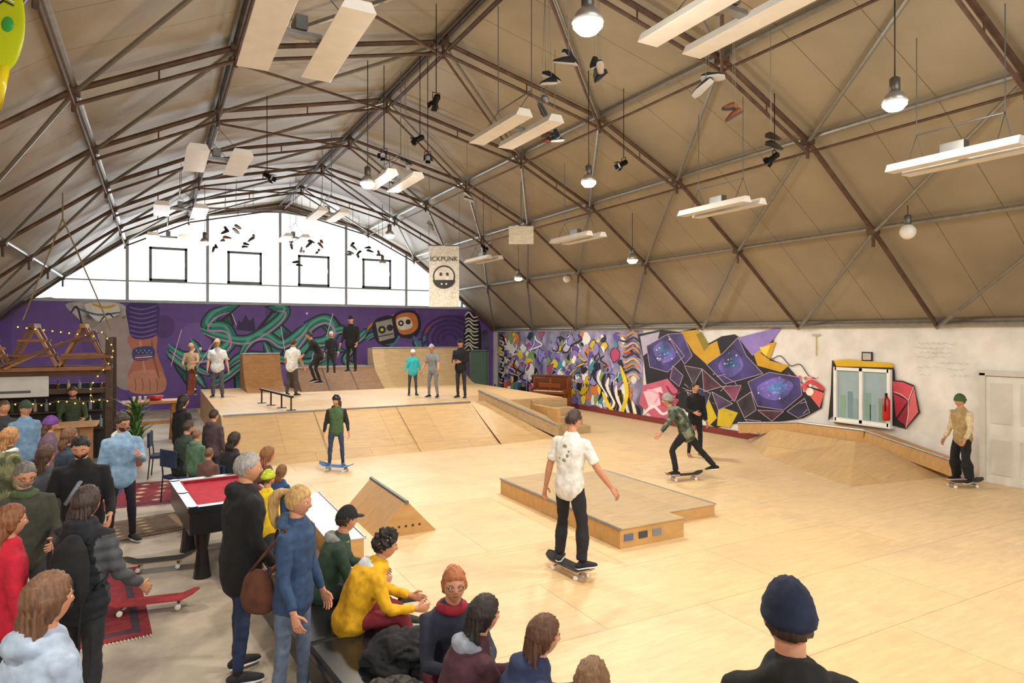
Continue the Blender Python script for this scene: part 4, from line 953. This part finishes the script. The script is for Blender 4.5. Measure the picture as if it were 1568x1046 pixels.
for sx in(-.73,.73):
    for sy in(-.2,.2): mb.box((sx,sy,.35),(.04,.04,.7),ms_)
for i in range(7): mb.box((-.6+i*.2,0,.58+.04*(i%3)),(.15,.3,.14+.08*(i%3)),M(['3a6a8a','2a2a2a','b04a3a','d8d4c8','4a7a5a'][i%5],'plain'))
mb.build('storage_shelf',(12.8,23.6,0),rz=rad(-70))
mb=MB(); re=M('c3201c','gloss'); mb.tube([(0,0,0),(0,0,.03),(0,0,.42),(0,0,.5),(0,0,.52)],[.06,.075,.075,.035,.03],re,16); mb.box((0,0,.55),(.05,.03,.06),M('222222','metal')); mb.tube([(0,-.02,.54),(-.1,-.04,.45),(-.1,-.04,.2)],.012,M('161616','plain'),6)
e=on_x(1357,644,XR-.22); mb.build('fire_extinguisher',e,True)
mb=MB(); e=on_x(1328,546,XR-.03)
mb.box((0,0,0),(.03,.24,.2),M('2a241e','gloss')); mb.box((-.017,0,0),(.004,.19,.15),M('b9b4a8','plain')); mb.build('picture_frame',e)
mb=MB(); e=on_x(1250,513,XR-.02)
mb.tube([e,on_x(1250,545,XR-.02)],.01,M('c8b23a','plain'),6); mb.box(e,(.04,.2,.05),M('b9b4a8','plain')); mb.build('wall_cable')
# ------------------------------------------------------------------ ceiling fixtures
def light_area(p,e,col=(1,.91,.78),size=.32):
    l=bpy.data.lights.new('lamp','AREA'); l.shape='DISK'; l.size=size; l.energy=e; l.color=col
    o=bpy.data.objects.new('lamp_light',l); bpy.context.collection.objects.link(o); o.location=p; return o
def light_pt(p,e,col=(1,.94,.85),r=.25):
    l=bpy.data.lights.new('lamp','POINT'); l.energy=e; l.color=col; l.shadow_soft_size=r
    o=bpy.data.objects.new('roof_fill_light',l); bpy.context.collection.objects.link(o); o.location=p; return o
def lamp(p,on=True,e=122,ep=0,globe=False):
    p=V(p); mb=MB(); al=M('b9b6b0','metal'); zr=roofz(p.x)-.2-p.z
    mb.tube([(0,0,.28),(0,0,zr)],.008,M('222222','plain'),5)
    mb.tube([(0,0,.12),(0,0,.14),(0,0,.27),(0,0,.29)],[.04,.055,.055,.03],M('6e6b66','metal'),14)
    gl=emit('fff0d2',40) if on else M('e6e2da','gloss')
    if globe: mb.ell((0,0,0),.13,gl,16,12)
    else:
        mb.tube([(0,0,.13),(0,0,.08),(0,0,.0)],[.055,.10,.135],al,20); mb.tube([(0,0,.01),(0,0,-.03),(0,0,-.08)],[.12,.125,.08],gl,20)
    ob=mb.build('high_bay_lamp',p,True)
    if on:
        a=light_area((0,0,-.095),e); a.parent=ob
        if ep: b=light_pt((0,0,-.25),ep); b.parent=ob  # added point light that lightens the roof, not part of the fixture
for p,ep in [((3.17,4.5,5.4),85),((7.3,4.4,5.4),85),((6.5,9.2,5.4),85),((3.2,11.1,5.4),75),((5.4,16.7,5.4),85),((10.2,12.6,4.6),0),((10.3,18.5,4.6),0),((1.2,20.5,5.4),45),((6.8,21.8,5.2),0),((3.5,-1.8,5.4),50),((9.2,-1.5,5.2),0),((-1.6,2.5,4.9),0),((-1.8,9.5,4.9),0)]: lamp(p,ep=ep)  # lamps behind and left of the view are unseen, added as fill
lamp(on_x(1390,355,11.2),False,globe=True); lamp(on_x(868,427,11.8),False,globe=True)
def heater(x,y,z,g=.7,L=1.9,w=.34):
    mb=MB(); wc=M('ece8e0','gloss')
    for s in(-.5,.5):
        cx=s*g
        pr=[(cx-w/2,-L/2,0),(cx+w/2,-L/2,0),(cx+w/2-.05,-L/2,.1),(cx-w/2+.05,-L/2,.1)]
        mb.prism(pr,(0,L,0),wc)
        for yy in(-.5,.5): mb.tube([(cx,yy,.1),(0,yy,.45)],.006,M('666666','metal'),5)
    mb.box((0,0,.08),(g-w+.06,.1,.05),M('9a9a98','metal')); mb.box((0,.05,.18),(.12,.28,.14),M('7a7a78','metal'))
    zr=max(.5,roofz(x)-.2-z)
    for yy in(-.5,.5): mb.tube([(0,yy,.45),(0,yy,zr)],.008,M('777777','metal'),5)
    mb.tube([(-.02,-.5,.45),(-.02,.5,.45)],.012,M('777777','metal'),5)
    mb.build('ceiling_radiant_heater',(x,y,z),bevel=.006)
heater(1.3,6.95,5.8); heater(.9,12.2,5.7,.65,1.6); heater(.5,17.5,5.7,.8,1.6); heater(.3,22,5.6,.8,1.6)
heater(4.7,4.4,5.75,.6,1.6,.26); heater(4.55,8.3,5.7,.5,1.5,.26); heater(4.0,12.2,5.7,.5,1.5,.26); heater(3.7,16.4,5.7,.5,1.5,.26); heater(3.7,21,5.7,.5,1.5,.26)
heater(8.6,4.4,4.9,.36,1.5,.2); heater(8.45,8.1,4.9,.36,1.5,.2); heater(8.3,12.2,4.9,.36,1.5,.2); heater(8.3,17,4.9,.36,1.5,.2)
# stage spotlights
def spot(x,y,z,az,tilt,k=.55):
    p=on_z(x,y,z); mb=MB(); b=M('1a1a1c','metal')
    if p.z>roofz(p.x)-.4: p=p.lerp(CAM,.2)
    Rm=Matrix.Rotation(az,3,'Z')@Matrix.Rotation(tilt,3,'X')
    q=lambda *a: Rm@(V(a)*k)
    mb.tube([q(0,-.14,0),q(0,-.1,0),q(0,.1,0),q(0,.16,0)],[.05*k,.085*k,.085*k,.10*k],b,14)
    mb.tube([q(0,.161,0),q(0,.165,0)],[.085*k,.08*k],M('8a8c90','gloss'),14)
    for s in(-1,1):
        mb.box(q(s*.12,.22,0),(.008,.13*k,.16*k),b,rot=Rm@Matrix.Rotation(-s*.4,3,'Z')); mb.box(q(0,.22,s*.12),(.16*k,.13*k,.008),b,rot=Rm@Matrix.Rotation(s*.4,3,'X'))
    u=Matrix.Rotation(az,3,'Z')
    mb.tube([u@V((-.1*k,0,0)),u@V((-.1*k,0,.17*k)),u@V((.1*k,0,.17*k)),u@V((.1*k,0,0))],.007,b,6)
    mb.tube([(0,0,.17*k),(0,0,roofz(p.x)-.22-p.z)],.007,b,6)
    mb.build('stage_spotlight',p)
for i,(x,y,z) in enumerate([(668,152,6.2),(643,212,6.2),(588,236,6.0),(409,269,5.7),(740,378,5.3),(1186,240,5.6),(955,250,5.8),(655,240,6.0)]): spot(x,y,z,i*1.3,-.5)
# hanging shoes
mb=MB(); rr=random.Random(11)
SH=[(840,112),(835,148),(850,200),(915,100),(870,80),(1122,160),(1085,115),(1180,205),(715,295),(657,340),(800,355),(345,348),(362,345),(345,362),(375,372),(330,375),(388,360),(450,370),(462,380),(475,368),(488,382),(492,368),(540,372),(550,385),(565,378),(580,385),(535,385),(455,400),(620,245),(835,205),(910,90)]
cols=['1e1e20','8a8680','2c3c50','2a2a2c','1c1c1e','8a4a2c','23252a','35281e']
for i,(x,y) in enumerate(SH):
    z=5.9 if y>300 else 6.15
    if x>1000: z=5.6
    p=on_z(x,y,z)
    if p.y>26.3: p=on_y(x,y,24+rr.random()*2)
    if p.z>roofz(p.x)-.4: p=p.lerp(CAM,.25)
    up=V((rr.uniform(-.5,.5),rr.uniform(-.5,.5),1)).normalized()
    for k in range(2):
        a=rr.uniform(0,6.28); fd=V((math.cos(a),math.sin(a),rr.uniform(-.9,.2))); fd=(fd).normalized(); u2=(up-fd*up.dot(fd)).normalized()
        o=V((.07*k*math.cos(a+1.5),.07*k*math.sin(a+1.5),-.10*k))
        shoe_geo(mb,p+o,fd,1.7,M(cols[i%8],'cloth'),M(['b9b5ac','4a4846'][i%2],'plain'),u2)
        mb.tube([p+o,V((p.x,p.y,roofz(p.x)-.2))],.004,M('8a8478','plain'),4)
mb.build('hanging_shoes',smooth=True)
# banner
c=at(-2.08,20); mb=MB()
mb.tube([(-.48,0,1.9),(.48,0,1.9)],.02,M('8a8a8a','metal')); 
n_=10
vs=[];fs=[]
for i in range(n_+1):
    for j in range(7): vs.append(V((-.46+.92*j/6,.025*math.sin(j*1.7+i*.6),1.9-1.88*i/n_)))
for i in range(n_):
    for j in range(6): fs.append((i*7+j,i*7+j+1,(i+1)*7+j+1,(i+1)*7+j))
mb.add((vs,fs),M('e2dccf','cloth'))
bkk=M('1a1a1a','plain'); y_=-.035; n2=24
vs=[V((.34*math.cos(2*math.pi*i/n2),y_,.95+.34*math.sin(2*math.pi*i/n2))) for i in range(n2)]+[V((.30*math.cos(2*math.pi*i/n2),y_,.95+.30*math.sin(2*math.pi*i/n2))) for i in range(n2)]
mb.add((vs,[(i,(i+1)%n2,n2+(i+1)%n2,n2+i) for i in range(n2)]),bkk)
vs=[V((.34*math.cos(math.pi+math.pi*i/12),y_-.002,.84+.26*math.sin(math.pi+math.pi*i/12))) for i in range(13)]
mb.add((vs,[tuple(range(13))]),bkk)
for s in(-1,1): mb.ell((s*.1,y_-.003,1.02),(.04,.003,.05),bkk,12,8); mb.box((s*.07,y_-.005,.72),(.05,.004,.05),M('e2dccf','plain'))
for s in(-1,1): mb.tube([(s*.46,0,1.9),(s*.46,0,roofz(c.x)-3.6-.2)],.006,M('777777','metal'),4)
ban=mb.build('hanging_banner',(c.x,c.y,3.6),rz=-A0)
tx=bpy.data.curves.new('txt','FONT'); tx.body='ICKPUNK'; tx.size=.2; tx.align_x='CENTER'; tx.materials.append(bkk)
to=bpy.data.objects.new('lettering',tx); bpy.context.collection.objects.link(to); to.parent=ban; to.location=(0,-.04,1.42); to.rotation_euler=(math.pi/2,0,0)
mb=MB(); mb.box((0,0,0),(.55,.05,.4),M('bfb39c','wood')); mb.tube([(0,0,.2),(0,0,1.2)],.008,M('555555','metal')); mb.build('hanging_reflector_board',PX(798,14.6,5.0),rz=-A0)
p=PX(3,4.2)
mb=MB()
mb.ell((0,0,0),1,M('c3cc1c','gloss'),28,22,None,lambda d: V((d.x*.15,d.y*.02,d.z*.32)))
for i in range(9): mb.tube([(-.02+i*.012,-.022,.1+i*.02),(.03+i*.008,-.025,.13+i*.018),(.09+i*.001,-.020,.1+i*.02)],.005,M(['161616','e8e8e0'][i%2],'plain'),5)
mb.prism([(-.06,-.01,-.27),(.05,-.01,-.27),(.02,-.01,-.42),(-.01,-.01,-.56)],(0,.02,0),M('e0c81c','gloss'))
mb.ell((.05,-.02,-.02),(.04,.008,.05),M('3aa04a','gloss'),10,8)
mb.tube([(0,0,.31),(0,0,roofz(p.x)-5.0)],.006,M('444444','plain'),4)
mb.build('hanging_skateboard_deck',(p.x,p.y,4.8),True,rz=-A0)
# ------------------------------------------------------------------ world, camera
w=bpy.data.worlds.new('World'); bpy.context.scene.world=w; w.use_nodes=True
bg=w.node_tree.nodes['Background']; bg.inputs[0].default_value=(.95,.98,1,1); bg.inputs[1].default_value=2.0
for Y,rx in ((YB+.4,-1),(YF-.4,1)):  # area lamp outside each arch; the one behind the camera is unseen fill
    l=bpy.data.lights.new('daylight','AREA'); l.shape='RECTANGLE'; l.size=15; l.size_y=3; l.energy=900; l.color=(.88,.94,1)
    o=bpy.data.objects.new('window_daylight',l); bpy.context.collection.objects.link(o); o.location=(XC,Y+(1.2 if rx<0 else -1.2),5.6); o.rotation_euler=(rad(90)*rx,0,0)
cam=bpy.data.cameras.new('Camera'); cam.lens=36*1000/1568; cam.sensor_width=36; cam.shift_y=-12/1568; cam.clip_start=.05
co=bpy.data.objects.new('Camera',cam); bpy.context.collection.objects.link(co); co.location=CAM; co.rotation_euler=(math.pi/2,0,-A0)
bpy.context.scene.camera=co
sc=bpy.context.scene
try: sc.view_settings.view_transform='Standard'; sc.view_settings.look='None'
except Exception: pass
